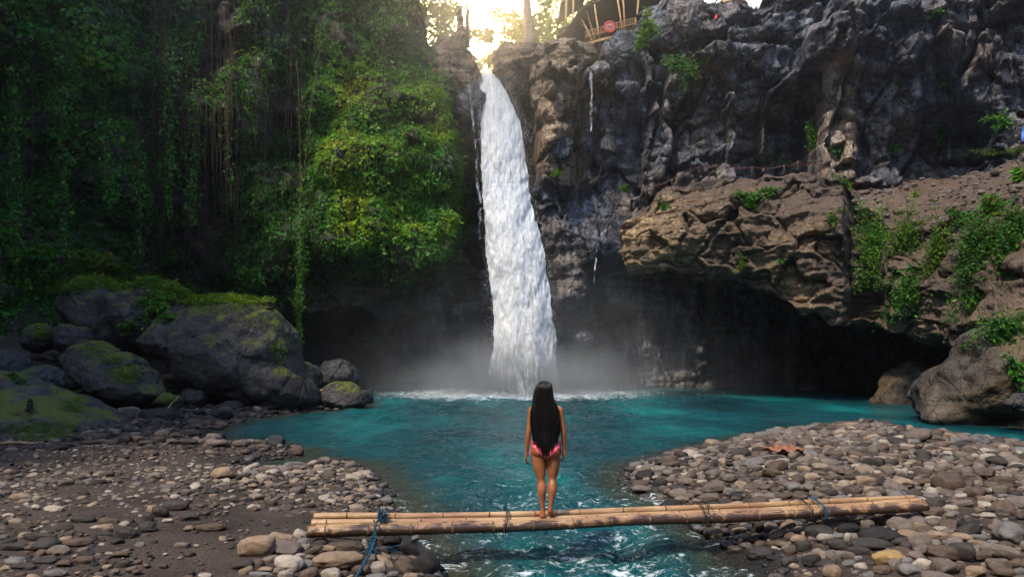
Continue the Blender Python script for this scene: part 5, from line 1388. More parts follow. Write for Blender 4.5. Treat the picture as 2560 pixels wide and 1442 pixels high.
m, nt, out = new_mat('hanging roots'); cc = noise_(nt, coords(nt, (5, 5, .5)), 3, 4, .6); bsdf(nt, out, ramp(nt, cc, [(.35, (.014, .008, .005)), (.65, (.065, .032, .017))]), .9); M['root'] = m

def on_grid(G, Nn, Qg, Zg, n, dens, r=rng):
    """random points on a wall grid, kept with probability dens(q, z, P)"""
    a, b = G.shape[:2]
    ar = np.linalg.norm(np.cross(G[1:, :-1] - G[:-1, :-1], G[:-1, 1:] - G[:-1, :-1]), axis=-1)
    vis = (Qg[:-1, :-1] > -140)
    pr = (ar * vis).ravel(); pr /= pr.sum()
    k = r.choice(len(pr), n, p=pr)
    i, j = k // (b - 1), k % (b - 1)
    u, v = r.random((n, 1)), r.random((n, 1))
    bil = lambda A: (A[i, j] * (1 - u) * (1 - v) + A[i + 1, j] * u * (1 - v) + A[i, j + 1] * (1 - u) * v + A[i + 1, j + 1] * u * v)
    P, n_ = bil(G), bil(Nn)
    q = bil(Qg[..., None])[:, 0]; z = bil(Zg[..., None])[:, 0]
    ok = r.random(n) < dens(q, z, P)
    n_ = n_ / (np.linalg.norm(n_, axis=1, keepdims=True) + 1e-9)
    return P[ok], n_[ok], q[ok], z[ok]
def rowof(P): return HZ - (P[:, 2] - CH) * F / P[:, 1]
def colof(P): return 1280 + P[:, 0] * F / P[:, 1]
def ldens_(q, z, P):
    px, py = colof(P), rowof(P)
    n = fbm(P / np.array([2.6, 2.6, 2.0]), 4, 301)
    n2 = fbm(P / .8, 3, 302)
    d = .78 + .75 * n + .5 * n2
    d = d - .75 * bump(400, 470, 560, 660, px) * bump(-200, 40, 600, 760, py) - .55 * bump(350, 400, 500, 560, px) * bump(380, 470, 900, 950, py)
    d = d + .55 * bump(740, 830, 1080, 1110, px) * bump(290, 350, 540, 610, py) + .4 * ss(420, 250, px) * ss(350, 200, py)
    d = d - .5 * bump(600, 660, 740, 800, px) * bump(150, 220, 300, 370, py)
    d = d - 1.2 * ss(600, 780, py) * ss(640, 760, px)
    lim = np.interp(py, [-100, 0, 150, 300, 480, 560, 700, 760], [1062, 1062, 1120, 1118, 1165, 1150, 1085, 1060])
    return np.clip(d, 0, 1) * ss(lim + 12, lim - 12, px) * (py > -260)
def ivy(n, size, lift, tintf, droop=.6, asp=.62, dens=ldens_):
    P, n_, q, z = on_grid(LG, LN, LQ, LZ, n, dens)
    clump = np.maximum(fbm(P / np.array([1.3, 1.3, .9]), 3, 311), -.15)
    P = P + n_ * (lift * (.25 + 1.6 * clump[:, None]) + rng.uniform(0, .18, (len(P), 1)))
    s = size * np.exp(rng.normal(0, .25, len(P)))
    px, py = colof(P), rowof(P)
    return leaves(P, n_, s, np.clip(tintf(px, py, P) + rng.normal(0, .10, len(P)), 0, 1), droop, .9, asp)
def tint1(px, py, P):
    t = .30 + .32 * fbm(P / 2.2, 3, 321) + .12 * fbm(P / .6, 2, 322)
    t = t + .46 * bump(740, 860, 1100, 1160, px) * bump(60, 260, 560, 660, py) + .16 * ss(380, 150, px) * ss(330, 150, py)  # paler tint on the bulge and top left partly stands in for sunlight
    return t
lm = MB()
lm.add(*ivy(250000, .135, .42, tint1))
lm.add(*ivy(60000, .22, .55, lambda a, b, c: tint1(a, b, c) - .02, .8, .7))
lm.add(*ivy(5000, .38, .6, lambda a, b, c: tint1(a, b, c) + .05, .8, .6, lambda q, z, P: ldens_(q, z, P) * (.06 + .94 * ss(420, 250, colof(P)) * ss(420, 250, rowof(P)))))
# short moss on the lower bulge
def mdens(q, z, P):
    px, py = colof(P), rowof(P)
    return np.clip(.85 + .8 * fbm(P / 1.6, 3, 331), 0, 1) * bump(520, 620, 1085, 1180, px) * bump(400, 500, 700, 785, py)
P, n_, q, z = on_grid(LG, LN, LQ, LZ, 130000, mdens)
lm.add(*leaves(P + n_ * .05, n_, .10 * np.exp(rng.normal(0, .3, len(P))), np.clip(.52 + .25 * fbm(P / 2, 2, 5) + rng.normal(0, .1, len(P)) - .2 * ss(560, 720, rowof(P)), 0, 1), .8, .9, .6))
tag(lm.build('foliage', M['ivy'], None, False), 'creepers, ferns and moss covering the left wall', 'foliage', None, 'stuff')

# brown aerial roots hanging in curtains
rb_ = MB()
def hang(px, py0, py1, rad, out_=.9, wob=.5):
    i = int(np.argmin(np.abs(colof(LG[:, 200]) - px)))
    col = LG[i]; rows = rowof(col); o = np.argsort(rows)
    py = np.linspace(py0, py1, 26)
    Y = np.interp(py, rows[o], col[o, 1])
    Y = np.minimum.accumulate(Y) - out_
    Y = np.convolve(np.pad(Y, 3, 'edge'), np.ones(7) / 7, 'valid')
    x = px + wob * 14 * fbm(np.stack([py / 160, py * 0 + px, py * 0], -1), 3, 7)
    P = np.stack([(x - 1280) / F * Y, Y, CH - (py - HZ) / F * Y], -1)
    return P
for k in range(190):
    u = rng.random()
    px = rng.normal(520, 55) if u < .45 else rng.normal(410, 40) if u < .62 else rng.normal(700, 70) if u < .74 else rng.uniform(20, 1040)
    if px > 1040 or px < 5: continue
    y0 = rng.uniform(-40, 320); y1 = min(y0 + rng.uniform(120, 460), 745)
    P = hang(px, y0, y1, .02, rng.uniform(.1, .9))
    rb_.add(*tube(P, rng.uniform(.006, .018), 4, False))
tag(rb_.build('hanging_roots', M['root'], None), 'brown aerial roots hanging in curtains down the left wall', 'roots', None, 'stuff')

# single vines one can tell apart
def vine(px, py0, py1, label, lush=1.0, rad=.03, lean=0, w=.16, size=.16, y_lush=None, out_=.7):
    P = hang(px, py0, py1, rad, out_)
    P[:, 0] += np.linspace(0, lean / F * 38, len(P))
    b0 = P[-1].copy()
    v = empty('hanging_vine', b0, label, 'vine', 'vines hanging down the left wall')
    mb = MB(); mb.add(*tube(P - b0, rad * np.linspace(1, .6, len(P)), 6)); mb.build('stem', M['root'], v)
    n = int(420 * lush * np.linalg.norm(P[0] - P[-1]) / 10)
    t = rng.random(n) if y_lush is None else y_lush[0] + (y_lush[1] - y_lush[0]) * rng.random(n)
    Q = np.stack([np.interp(t, np.linspace(0, 1, len(P)), P[:, j]) for j in range(3)], -1)
    wd = w * (1 + .6 * np.sin(t * 23 + px)) * (1.1 - .7 * t ** 3)
    off = rng.normal(0, 1, (n, 3)) * wd[:, None] * [1, .8, .6]
    nn = off / (np.linalg.norm(off, axis=1, keepdims=True) + 1e-9) + [0, -.8, .3]
    mb = MB(); mb.add(*leaves(Q + off - b0, nn, size * np.exp(rng.normal(0, .25, n)), np.clip(rng.normal(.46, .14, n) + .2 * t * (px > 700), 0, 1), .8)); mb.build('foliage', M['ivy'], v, False)
vine(752, 500, 862, 'long yellow green vine dangling over the cave mouth, thin at its tip', 3.6, .045, 0, .13, .13, None, 1.5)
vine(746, 150, 505, 'thin bare vine running down to the yellow green dangling vine', .15, .04, 8, .08, .12, None, 1.5)
vine(800, 60, 505, 'slanting vine that joins the yellow green dangling vine from the right', .5, .04, -44, .10, .13, None, 1.5)
vine(484, 60, 560, 'leafy vine between two brown root curtains', 1.6, .04, 0, .22, .18)
vine(424, 90, 540, 'leafy vine just left of the brown root curtains', 1.8, .05, 0, .24, .19)
vine(272, 300, 520, 'leafy vine in the middle of the darker left wall', 1.9, .04, 0, .28, .19)
vine(348, 330, 640, 'vine with sparse leaves over the black hollow', 1.0, .035, 0, .2, .17)
vine(155, 220, 640, 'thin dark vine above the mossy mounds', 1.2, .03, 6, .2, .18)
vine(38, 160, 660, 'hanging vine nearest the left edge of the wall', 1.4, .035, 0, .2, .18)
vine(575, 140, 520, 'brown vine with few leaves right of the root curtains', .5, .04, 0, .15, .16)
vine(480, 560, 760, 'thin bare vine hanging low beside the purple boulder', .3, .03, 0, .1, .14)
vine(955, 30, 270, 'dry vine on the upper right of the creeper wall', .5, .04, 0, .18, .16)

# ------------------------------------------------------------------ moss and grass on the boulders
bpy.context.view_layer.update()
mv = MB()
def moss_patch(px, py, w, h, n, size=.10, t0=.5, blade=True, only=None):
    X, N_ = [], []
    for _ in range(n):
        a, r = rng.uniform(0, 2 * np.pi), rng.random() ** .6
        hcast = cast(px + math.cos(a) * r * w, py + math.sin(a) * r * h)
        if hcast is None or (only and not hcast[2].name.startswith(only)): continue
        X.append(hcast[0]); N_.append(hcast[1])
    if not X: return
    X, N_ = np.array(X), np.array(N_)
    k = 7
    X = np.repeat(X, k, 0) + rng.normal(0, .07, (len(X) * k, 3)) * [1, 1, .3]; N_ = np.repeat(N_, k, 0)
    up = rng.normal(0, .5, X.shape); up[:, 2] = np.abs(up[:, 2])
    mv.add(*leaves(X + [0, 0, .02], up + N_ * .4, size * np.exp(rng.normal(0, .35, len(X))), np.clip(rng.normal(t0, .16, len(X)), 0, 1), -.9, .6, .35))
for a in [(215, 665, 50, 40, 260, .17, .5), (255, 655, 30, 22, 120, .17, .75), (290, 690, 45, 38, 260, .16, .45), (150, 715, 90, 22, 220, .16, .35), (350, 700, 60, 20, 200, .16, .4), (440, 725, 60, 20, 260, .14, .55), (490, 748, 70, 16, 300, .13, .6), (560, 748, 60, 10, 260, .12, .65), (630, 752, 60, 10, 200, .10, .6)]:
    moss_patch(*a)
for a in [(640, 790, 60, 35, 200, .05, .7), (690, 830, 30, 50, 140, .05, .75), (560, 770, 70, 14, 160, .05, .55), (700, 880, 30, 30, 100, .045, .75), (310, 935, 42, 26, 260, .06, .75), (280, 900, 20, 10, 60, .06, .6), (100, 1075, 90, 28, 320, .05, .35), (180, 1015, 30, 16, 110, .05, .45), (100, 830, 26, 20, 160, .07, .7), (415, 1000, 25, 10, 90, .05, .6), (240, 880, 40, 16, 90, .06, .5), (230, 700, 60, 12, 140, .09, .7)]:
    moss_patch(*a)
tag(mv.build('moss', M['moss'], None, False), 'bright moss and short grass on the boulders and the ledge behind them', 'moss', None, 'stuff')

# ------------------------------------------------------------------ plants one can tell apart
def shrub(px, py, w, h, n, size, label, mat='fern', t0=.45, hangd=.3, asp=.5, group=None, name='shrub', cat='shrub', loc=None, ts=.2):
    hc = cast(px, py) if loc is None else (np.array(loc), np.array([0, -1., .3]), None)
    if hc is None: return
    p, nr, _ = hc
    Y = p[1]; wm, hm = w / F * Y, h / F * Y
    b0 = p + nr * .02
    s = empty(name, b0, label, cat, group)
    ns = max(5, min(26, n // 60))
    stems = MB(); tips = []
    for k in range(ns):
        d = np.array([rng.normal(0, 1) * wm * .62, -abs(rng.normal(.4, .3)) * wm * .55, rng.normal(.15, .62) * hm])
        Q = spline([np.zeros(3), d * .45 + [0, -.05 * wm, .22 * hm], d + [0, 0, -hangd * abs(d[0]) * .6]], 12)
        stems.add(*tube(Q, np.linspace(.022, .008, 12) * max(size / .2, .5), 5, False)); tips.append(Q)
    stems.build('stem', M['bark'], s)
    T = np.array(tips)
    i = rng.integers(ns, size=n); j = rng.integers(3, 12, size=n)
    X = T[i, j] + rng.normal(0, 1, (n, 3)) * [wm * .16, wm * .12, hm * .14]
    nn = rng.normal(0, .6, (n, 3)) + [0, -.5, .7]
    mb = MB(); mb.add(*leaves(X, nn, size * np.exp(rng.normal(0, .25, n)), np.clip(rng.normal(t0, ts, n), 0, 1), .5, .7, asp)); mb.build('foliage', M[mat], s, False)
    return s
bpy.context.view_layer.update()
SR = 'shrubs on the right-hand rocks'
shrub(1865, 500, 42, 30, 420, .20, 'bright leafy shrub hanging on the face of the brown ledge', 'fern', .5, group=SR)
shrub(1912, 482, 22, 16, 160, .20, 'darker shrub just right of the bright one on the ledge face', 'ivy', .4, group=SR)
shrub(1660, 520, 24, 10, 110, .16, 'small bright plant at the pale left end of the ledge', 'fern', .55, group=SR)
shrub(1855, 668, 22, 26, 260, .14, 'yellowish tuft hanging from the roof of the cave', 'moss', .5, asp=.25, group=SR)
shrub(1950, 650, 12, 8, 70, .13, 'tiny yellowish sprig low on the ledge face', 'fern', .7, group=SR)
shrub(2045, 785, 20, 8, 90, .13, 'small green plant at the lowest lip of the cave roof', 'fern', .5, group=SR)
shrub(2110, 455, 22, 18, 160, .16, 'small plant in the notch at the top of the dark gully', 'fern', .5, group=SR)
shrub(2085, 540, 18, 22, 140, .14, 'sparse weed left of the dark gully', 'moss', .35, group=SR)
shrub(2155, 715, 26, 22, 150, .24, 'broad leaved plant alone in the dark gully', 'fern', .35, group=SR)
shrub(2180, 620, 52, 95, 2600, .13, 'tall curtain of creeper right of the dark gully', 'ivy', .55, .5, group=SR)
shrub(2262, 620, 52, 90, 2400, .13, 'second curtain of creeper, yellowish, in the middle of the right wall', 'moss', .25, .5, group=SR)
shrub(2285, 740, 75, 75, 2400, .13, 'dark creeper low on the right wall above the cave mouth', 'ivy', .4, .5, group=SR)
shrub(2345, 640, 45, 100, 1900, .13, 'narrow yellow green creeper beside the dense bushes on the right', 'moss', .35, .5, group=SR)
shrub(2440, 640, 90, 105, 5200, .14, 'densest bush on the right wall, lit bright green', 'fern', .35, .4, group=SR)
shrub(2530, 600, 60, 90, 3000, .15, 'bright bush at the right edge of the picture', 'fern', .4, .4, group=SR)
shrub(2480, 525, 38, 34, 150, .48, 'big leaved plant on top of the dense bushes', 'fern', .6, .4, .42, group=SR)
shrub(2552, 450, 18, 26, 90, .42, 'big leaved sprig at the right edge above the scree', 'fern', .7, .4, .42, group=SR)
shrub(2400, 545, 40, 24, 420, .15, 'low bush at the edge of the scree', 'fern', .3, group=SR)
shrub(2440, 760, 60, 80, 1800, .14, 'dark bush above the big pale boulder', 'ivy', .45, .5, group=SR)
shrub(2505, 830, 60, 60, 1600, .13, 'dark creeper hanging behind the big pale boulder', 'ivy', .35, .5, group=SR)
shrub(2540, 925, 30, 40, 400, .13, 'creeper hanging down the right edge onto the pale boulder', 'ivy', .4, .5, group=SR)
shrub(2290, 490, 10, 14, 60, .16, 'thin sprig on the reddish scree', 'moss', .5, group=SR)
shrub(1618, 85, 26, 46, 800, .22, 'bright green bush hanging off the skyline next to the pavilion', 'fern', .6, .5, group=SR)
shrub(1690, 175, 45, 40, 700, .18, 'dark bush in the fold of the cliff under the skyline bush', 'ivy', .35, .5, group=SR)
shrub(1745, 150, 20, 26, 240, .18, 'small bush right of the fold in the cliff', 'ivy', .45, group=SR)
shrub(2035, 350, 22, 62, 600, .20, 'column of creeper in the black recess beside the brown pillar', 'ivy', .5, .4, group=SR)
shrub(2090, 385, 30, 22, 260, .26, 'dark broad leaved bush at the foot of the brown pillar', 'ivy', .5, group=SR)
shrub(1965, 400, 22, 16, 170, .2, 'low dark bush behind the rope fence', 'ivy', .45, group=SR)
shrub(2345, 335, 40, 30, 460, .24, 'biggest dark bush under the right part of the cliff', 'ivy', .5, group=SR)
shrub(2225, 385, 24, 16, 190, .2, 'dark bush under the cliff right of the brown pillar', 'ivy', .45, group=SR)
shrub(2510, 310, 34, 26, 320, .2, 'dark bush near the right edge under the cliff', 'ivy', .5, group=SR)
shrub(2500, 385, 70, 12, 520, .16, 'strip of grass on the ledge near the right edge', 'moss', .4, -.2, .22, group=SR, name='grass_clump', cat='grass')
shrub(2400, 400, 60, 8, 300, .13, 'second strip of grass on the ledge, left of the brighter one', 'moss', .25, -.2, .22, group=SR, name='grass_clump', cat='grass')
shrub(1870, 295, 18, 8, 120, .18, 'grass tuft on a shelf in the middle of the grey cliff', 'moss', .5, -.3, .22, group=SR, name='grass_clump', cat='grass')
shrub(1930, 285, 14, 8, 90, .18, 'smaller grass tuft right of the one on the cliff shelf', 'moss', .3, -.3, .22, group=SR, name='grass_clump', cat='grass')
shrub(2335, 35, 28, 14, 190, .22, 'green sprig high on the pale rocks at the upper right', 'fern', .4, group=SR)
shrub(2350, 200, 14, 30, 160, .2, 'creeper running down the upper right of the cliff', 'ivy', .5, group=SR)
shrub(1390, 435, 16, 12, 90, .2, 'little bright plant on the wet wall right of the fall', 'fern', .6, group=SR)
shrub(1560, 470, 16, 8, 80, .16, 'little plant left of the rope fence', 'fern', .4, group=SR)
SLf = 'plants among the boulders on the left'
shrub(425, 800, 30, 32, 260, .22, 'bright heart leaved creeper spilling down between the two big boulders', 'fern', .5, .6, .7, group=SLf)
shrub(330, 820, 26, 22, 200, .18, 'small creeper on the flank of the purple boulder', 'fern', .35, .5, .7, group=SLf)
shrub(395, 770, 55, 40, 700, .17, 'dense creeper over the overgrown dark boulder', 'ivy', .55, .6, .7, group=SLf)
shrub(420, 650, 50, 45, 600, .26, 'dark fern clump above the overgrown boulder', 'ivy', .5, .5, .5, group=SLf)
shrub(310, 620, 50, 40, 600, .25, 'bright fern clump above the mossy mounds', 'fern', .35, .5, .5, group=SLf)
shrub(60, 680, 60, 40, 600, .30, 'dark broad leaved plant at the left edge above the rocks', 'ivy', .35, .5, .6, group=SLf)
shrub(120, 640, 60, 40, 600, .28, 'fern clump left of the mossy mounds', 'ivy', .5, .5, .5, group=SLf)
shrub(28, 940, 26, 16, 130, .12, 'small weed at the left edge beside the low slab', 'fern', .4, group=SLf)
shrub(630, 690, 30, 24, 220, .2, 'fern at the foot of the wall behind the largest boulder', 'ivy', .5, .5, .5, group=SLf)
shrub(1005, 595, 22, 18, 160, .2, 'fern on the mossy bulge left of the fall', 'ivy', .6, .5, .5, group=SLf)
shrub(1130, 560, 24, 30, 300, .18, 'green tuft hanging at the right edge of the mossy bulge', 'ivy', .7, .5, group=SLf)

# ------------------------------------------------------------------ trees in the sunlit gap and above the cliffs
def tree(X, Y, zb, h, cr, n, size, label, mat='backlit', t0=.5, cz=.65, trunk=.22, lean=0.0, flat=.75, bark='bark', group='trees in the gap above the waterfall'):
    cz = 0
    t = empty('tree', (X, Y, zb), label, 'tree', group)
    mb = MB()
    top = np.array([lean, 0, h * .9])
    tr = spline([np.zeros(3), [lean * .3 + .2, 0, h * .35], [lean * .7 - .1, .1, h * .62], top], 24)
    mb.add(*tube(tr, np.linspace(trunk, trunk * .25, 24), 8))
    cl = []
    for k in range(13):
        s = tr[int(rng.integers(11, 24))]
        a = rng.uniform(0, 2 * np.pi); e = rng.uniform(-.1, .8); L = cr * rng.uniform(.5, 1.05)
        d = np.array([math.cos(a) * L, math.sin(a) * L, L * e * flat])
        br = spline([s, s + d * .5 + [0, 0, .12 * L], s + d], 10)
        mb.add(*tube(br, np.linspace(trunk * .32, .02, 10), 5, False)); cl += [br[-1], br[-4]]
    mb.build('trunk', M[bark], t)
    cl = np.array(cl)
    i = rng.integers(len(cl), size=n)
    rad = cr * .30 * np.exp(rng.normal(0, .2, n))
    v = rng.normal(0, 1, (n, 3)); v /= np.linalg.norm(v, axis=1, keepdims=True)
    Pp = cl[i] + v * (rad * rng.random(n) ** .45)[:, None] * [1.15, 1.15, .75]
    mb = MB(); mb.add(*leaves(Pp, v + [0, 0, .4], size * np.exp(rng.normal(0, .25, n)), np.clip(rng.normal(t0, .2, n) + .15 * fbm(cl, 2, 3)[i], 0, 1), .3, .9, .5)); mb.build('crown', M[mat], t, False)
    return t
# (column, distance, crown top row, crown radius, leaves, leaf size, label, tint)
TG = [(1085, 58, -10, 4.4, 7000, .30, 'shady tree standing left of the sun in the gap', .35), (1125, 76, -40, 3.6, 6000, .36, 'tall thin leaved tree behind the stone cairn', .55), (1264, 66, 0, 2.4, 4200, .30, 'brownish tree right of the sun in the gap', .85),
      (1030, 52, -60, 4.0, 5200, .28, 'dark tree on the edge of the creeper wall', .2), (1385, 70, 5, 4.6, 6500, .34, 'pale tree behind the palm trunks', .7), (1340, 92, -30, 6.0, 6500, .42, 'far hazy tree behind the palm trunks', .6), (1215, 110, 150, 5.0, 3000, .46, 'far tree low behind the sun', .7),
      (1480, 62, -40, 5.0, 5600, .34, 'tree beside the small thatched hut', .45), (1670, 56, -30, 4.4, 5200, .28, 'tree above the skyline bush', .3), (1780, 60, -20, 4.6, 5200, .28, 'tree behind the thatched roof tip on the skyline', .3), (1570, 74, -60, 6.0, 5600, .40, 'tall tree behind the bamboo pavilion', .4), (1300, 118, 20, 5.5, 6500, .5, 'farthest tree on the hillside', .6), (1425, 96, -20, 6.5, 6000, .44, 'far pale tree between the palms and the hut', .75)]
TG = [(px, Y, 20.5, CH - (row - HZ) / F * Y - 20.5, cr, n, size, lab, t0) for px, Y, row, cr, n, size, lab, t0 in TG]
for (px, Y, zb, h, cr, n, size, lab, t0) in TG:
    tree((px - 1280) / F * Y, Y, zb - .8, h, cr, n, size, lab, t0=t0, lean=rng.normal(0, .6))
for px, Y, zb, w, h, lab in [(1230, 50, 19.6, 40, 22, 'low sunlit bush on the stream bank right of the sun'), (1120, 46, 20, 30, 24, 'bush on the stream bank left of the sun'), (1395, 49, 21.6, 45, 24, 'green bush behind the tan rocks on the skyline'), (1355, 52, 22.2, 40, 26, 'pale bush at the foot of the palm trunks'), (1440, 52, 22.4, 34, 22, 'bush below the hanging roof tip'), (1275, 48.5, 20.5, 26, 20, 'bush at the top of the waterfall')]:
    shrub(px, 0, w, h, 1500, .22, lab, 'backlit', .45, .1, .5, 'bushes in the gap above the waterfall', loc=((px - 1280) / F * Y, Y, zb))
# two palms
def palm(px, Y, zb, h, label, lean, fr=11, hangf=None):
    X = (px - 1280) / F * Y
    p = empty('palm_tree', (X, Y, zb), label, 'palm tree', 'palms at the head of the waterfall')
    line = spline([np.zeros(3), [lean * .3, 0, h * .4], [lean * .6, 0, h * .75], [lean, 0, h]], 60)
    rad = .24 + .02 * np.sin(np.arange(60) * 2.4) - .0015 * np.arange(60)
    mb = MB(); mb.add(*tube(line, rad, 10)); mb.build('trunk', M['palebark'], p)
    fs = [(a, rng.uniform(.2, .9), rng.uniform(3.6, 4.6)) for a in np.linspace(0, 2 * np.pi, fr)[:-1]]
    for a, e, L in fs + ([(hangf, -.5, 6.2)] if hangf is not None else []):
        mb = MB()
        d = np.array([math.cos(a), math.sin(a), 0])
        s = np.linspace(0, 1, 30)
        sp = line[-1] + d * (L * (s ** .9) * (.85 if e > 0 else .42))[:, None] + np.stack([0 * s, 0 * s, L * (e * s - (.9 if e > 0 else .75) * s ** 2 * (1.1 if e > 0 else 1.2))], -1)
        mb.add(*tube(sp, np.linspace(.05, .012, 30), 5, False))
        tg = np.gradient(sp, axis=0); tg /= np.linalg.norm(tg, axis=1, keepdims=True)
        sd = np.cross(tg, [0, 0, 1.0]); sd /= np.linalg.norm(sd, axis=1, keepdims=True) + 1e-9
        for i in np.linspace(2, 29, 54):
            k = int(i); b_ = sp[k]; ll = 1.0 * math.sin(math.pi * (i / 31) ** .8) + .25
            for q in (-1, 1):
                tip = b_ + (sd[k] * q * .8 + tg[k] * .5) * ll + [0, 0, -.45 * ll]
                w_ = tg[k] * .035
                md = (b_ + tip) / 2 + [0, 0, .05]
                V = np.array([b_, md + w_, tip, md - w_]); mb.add(V, np.array([[0, 1, 2], [0, 2, 3]]), .5 + rng.uniform(-.2, .2))
        mb.build('frond', M['backlit'], p, False)
palm(1322, 46.5, 20.6, 9.5, 'palm trunk with pale ringed bark standing behind the tan rocks', -.5, 10, 3.7)
palm(1338, 48.0, 21.0, 9.0, 'thinner palm trunk close behind the ringed one', -.9, 9)
# weathered post beside the cairn
pb_ = at(1168, 118, 42.6)
po_ = MB(); po_.add(*tube(np.array([[0, 0, 0], [.02, 0, .9], [.0, 0, 1.7], [.03, 0, 2.35]]), [.17, .15, .14, .11], 8)); o = po_.build('stone_post', M['cliff_tan']); o.location = pb_
tag(o, 'upright weathered post beside the tall cairn at the gap', 'post')

# ------------------------------------------------------------------ bamboo pavilion on the skyline
m, nt, out = new_mat('dark thatch'); cc = noise_(nt, coords(nt, (1, 1, 4)), 6, 4, .7); bsdf(nt, out, ramp(nt, cc, [(.35, (.006, .006, .008)), (.65, (.026, .024, .025))]), .9, cc, .7, .05); M['thatch'] = m
m, nt, out = new_mat('raw bamboo'); cc = noise_(nt, coords(nt, (4, 4, 1)), 3, 3); bsdf(nt, out, ramp(nt, cc, [(.35, (.24, .13, .05)), (.65, (.48, .29, .13))]), .5); M['rawbamboo'] = m
m, nt, out = new_mat('red paint'); bsdf(nt, out, (.45, .04, .025), .5); M['red'] = m
m, nt, out = new_mat('pale paint'); bsdf(nt, out, (.62, .60, .56), .5); M['white'] = m
m, nt, out = new_mat('faded sign board'); bsdf(nt, out, (.30, .19, .17), .6); M['signboard'] = m
m, nt, out = new_mat('blue paint'); bsdf(nt, out, (.05, .14, .42), .5); M['blue'] = m
YP = 44.5
pv0 = at(1540, 105, YP)
pav = empty('bamboo_pavilion', pv0, 'open bamboo pavilion with a sweeping dark roof on the cliff edge', 'pavilion')
R_ = lambda px, py, dy=0: at(px, py, YP + dy) - pv0
# roof: swept edge curve in front, extended back
front = spline([R_(1396, 86, 1.0), R_(1420, 72, .3), (R_(1436, 50, 0)), R_(1452, 26, 0), R_(1490, 6, .2), R_(1560, -12, .6), R_(1660, -30, 1.2), R_(1760, -52, 2.0)], 60)
mb = MB()
for thick, zoff in ((0, 0),):
    k = np.linspace(0, 1, 20)
    G = np.stack([front[:, None, 0] + .3 * k[None] * 0, front[:, None, 1] + 7.5 * k[None], front[:, None, 2] + 2.2 * np.sin(k[None] * np.pi * .6) * np.linspace(.15, 1, 60)[:, None] - .9 * k[None] ** 2], -1)
    G2 = G + [0, .02, .22]
    n1_ = len(G.reshape(-1, 3))
    mb.add(G, grid_faces(60, 20)); mb.add(G2, grid_faces(60, 20)[:, ::-1])
    rim = np.concatenate([np.arange(60) * 20]); Q = np.stack([rim[:-1], rim[1:], rim[1:] + n1_, rim[:-1] + n1_], -1)
    mb.Q.append(Q); r2 = np.arange(60) * 20 + 19; mb.Q.append(np.stack([r2[1:], r2[:-1], r2[:-1] + n1_, r2[1:] + n1_], -1))
    e0 = np.arange(20); mb.Q.append(np.stack([e0[1:], e0[:-1], e0[:-1] + n1_, e0[1:] + n1_], -1)); e1 = 59 * 20 + np.arange(20); mb.Q.append(np.stack([e1[:-1], e1[1:], e1[1:] + n1_, e1[:-1] + n1_], -1))
mb.build('roof', M['thatch'], pav)
# deck
A, B = R_(1462, 108), R_(1600, 70)
n_ = 14
def slab(P4, th, name, mat):
    P4 = np.array(P4); V = np.concatenate([P4, P4 - [0, 0, th]])
    return mk(name, V, [np.array([[0, 1, 2, 3], [7, 6, 5, 4], [0, 4, 5, 1], [1, 5, 6, 2], [2, 6, 7, 3], [3, 7, 4, 0]])], mat, pav, smooth=False)
slab([A, B, B + [0, 4.5, .1], A + [0, 4.5, .1]], .14, 'deck', M['rawbamboo'])
slab([A + [-.5, 4.4, 0], B + [2.5, 4.4, 0], B + [2.5, 4.6, 0], A + [-.5, 4.6, 0]], -2.6, 'back_wall', M['thatch'])
rl = MB()
for hgt in (.36, .72):
    rl.add(*tube(np.array([A + [0, 0, hgt], (A + B) / 2 + [0, 0, hgt + .02], B + [0, 0, hgt]]), .03, 6))
for t in np.linspace(.02, .98, 34):
    p = A + (B - A) * t; rl.add(*tube(np.array([p + [0, .02, 0], p + [rng.normal(0, .02), .02, .74]]), .014, 5))
rl.build('railing', M['rawbamboo'], pav)
for (x0, y0, x1, y1, dy) in [(1490, 122, 1452, 45, .5), (1492, 118, 1466, 28, .9), (1500, 118, 1486, 12, .2), (1556, 82, 1543, -6, .2), (1562, 76, 1556, -20, .6), (1588, 74, 1596, 0, .3), (1478, 115, 1502, 118, 1.2)]:
    mb = MB(); mb.add(*tube(np.array([R_(x0, y0, dy), (R_(x0, y0, dy) + R_(x1, y1, dy)) / 2 + [.02, 0, 0], R_(x1, y1, dy)]), .06, 7)); mb.build('post', M['rawbamboo'], pav)
# round sign on the railing
sg0 = at(1524, 68, YP - .12)
sg = empty('round_sign', sg0, 'round sign with a red ring and a red emblem hanging on the bamboo railing', 'sign')
def disc(r0, r1, y0, y1, n=40):
    th = np.arange(n) / n * 2 * np.pi
    rows = [(r0, y0), (r1, y0), (r1, y1), (r0, y1)]
    V = np.concatenate([np.stack([np.cos(th) * r, np.full(n, y), np.sin(th) * r], -1) for r, y in rows])
    Q = []
    for k in range(4):
        a, b_ = k * n, ((k + 1) % 4) * n; j = np.arange(n); Q.append(np.stack([a + j, a + (j + 1) % n, b_ + (j + 1) % n, b_ + j], -1))
    return V, [np.concatenate(Q)]
q = MB(); q.add(*disc(.001, .30, -.01, .03)); q.build('board', M['signboard'], sg)
q = MB(); q.add(*disc(.29, .40, -.03, .03)); q.build('ring', M['red'], sg)
q = MB(); q.add(*disc(.23, .25, -.022, -.012)); q.add(*tube(np.array([[-.17, -.02, .06], [-.1, -.02, -.04], [0, -.02, -.08], [.1, -.02, -.04], [.17, -.02, .06]]), .02, 6))
for x in (-.12, -.06, 0, .06, .12): q.add(*tube(np.array([[x, -.02, -.02], [x + .012, -.02, .07]]), .014, 5))
q.build('emblem', M['red'], sg)
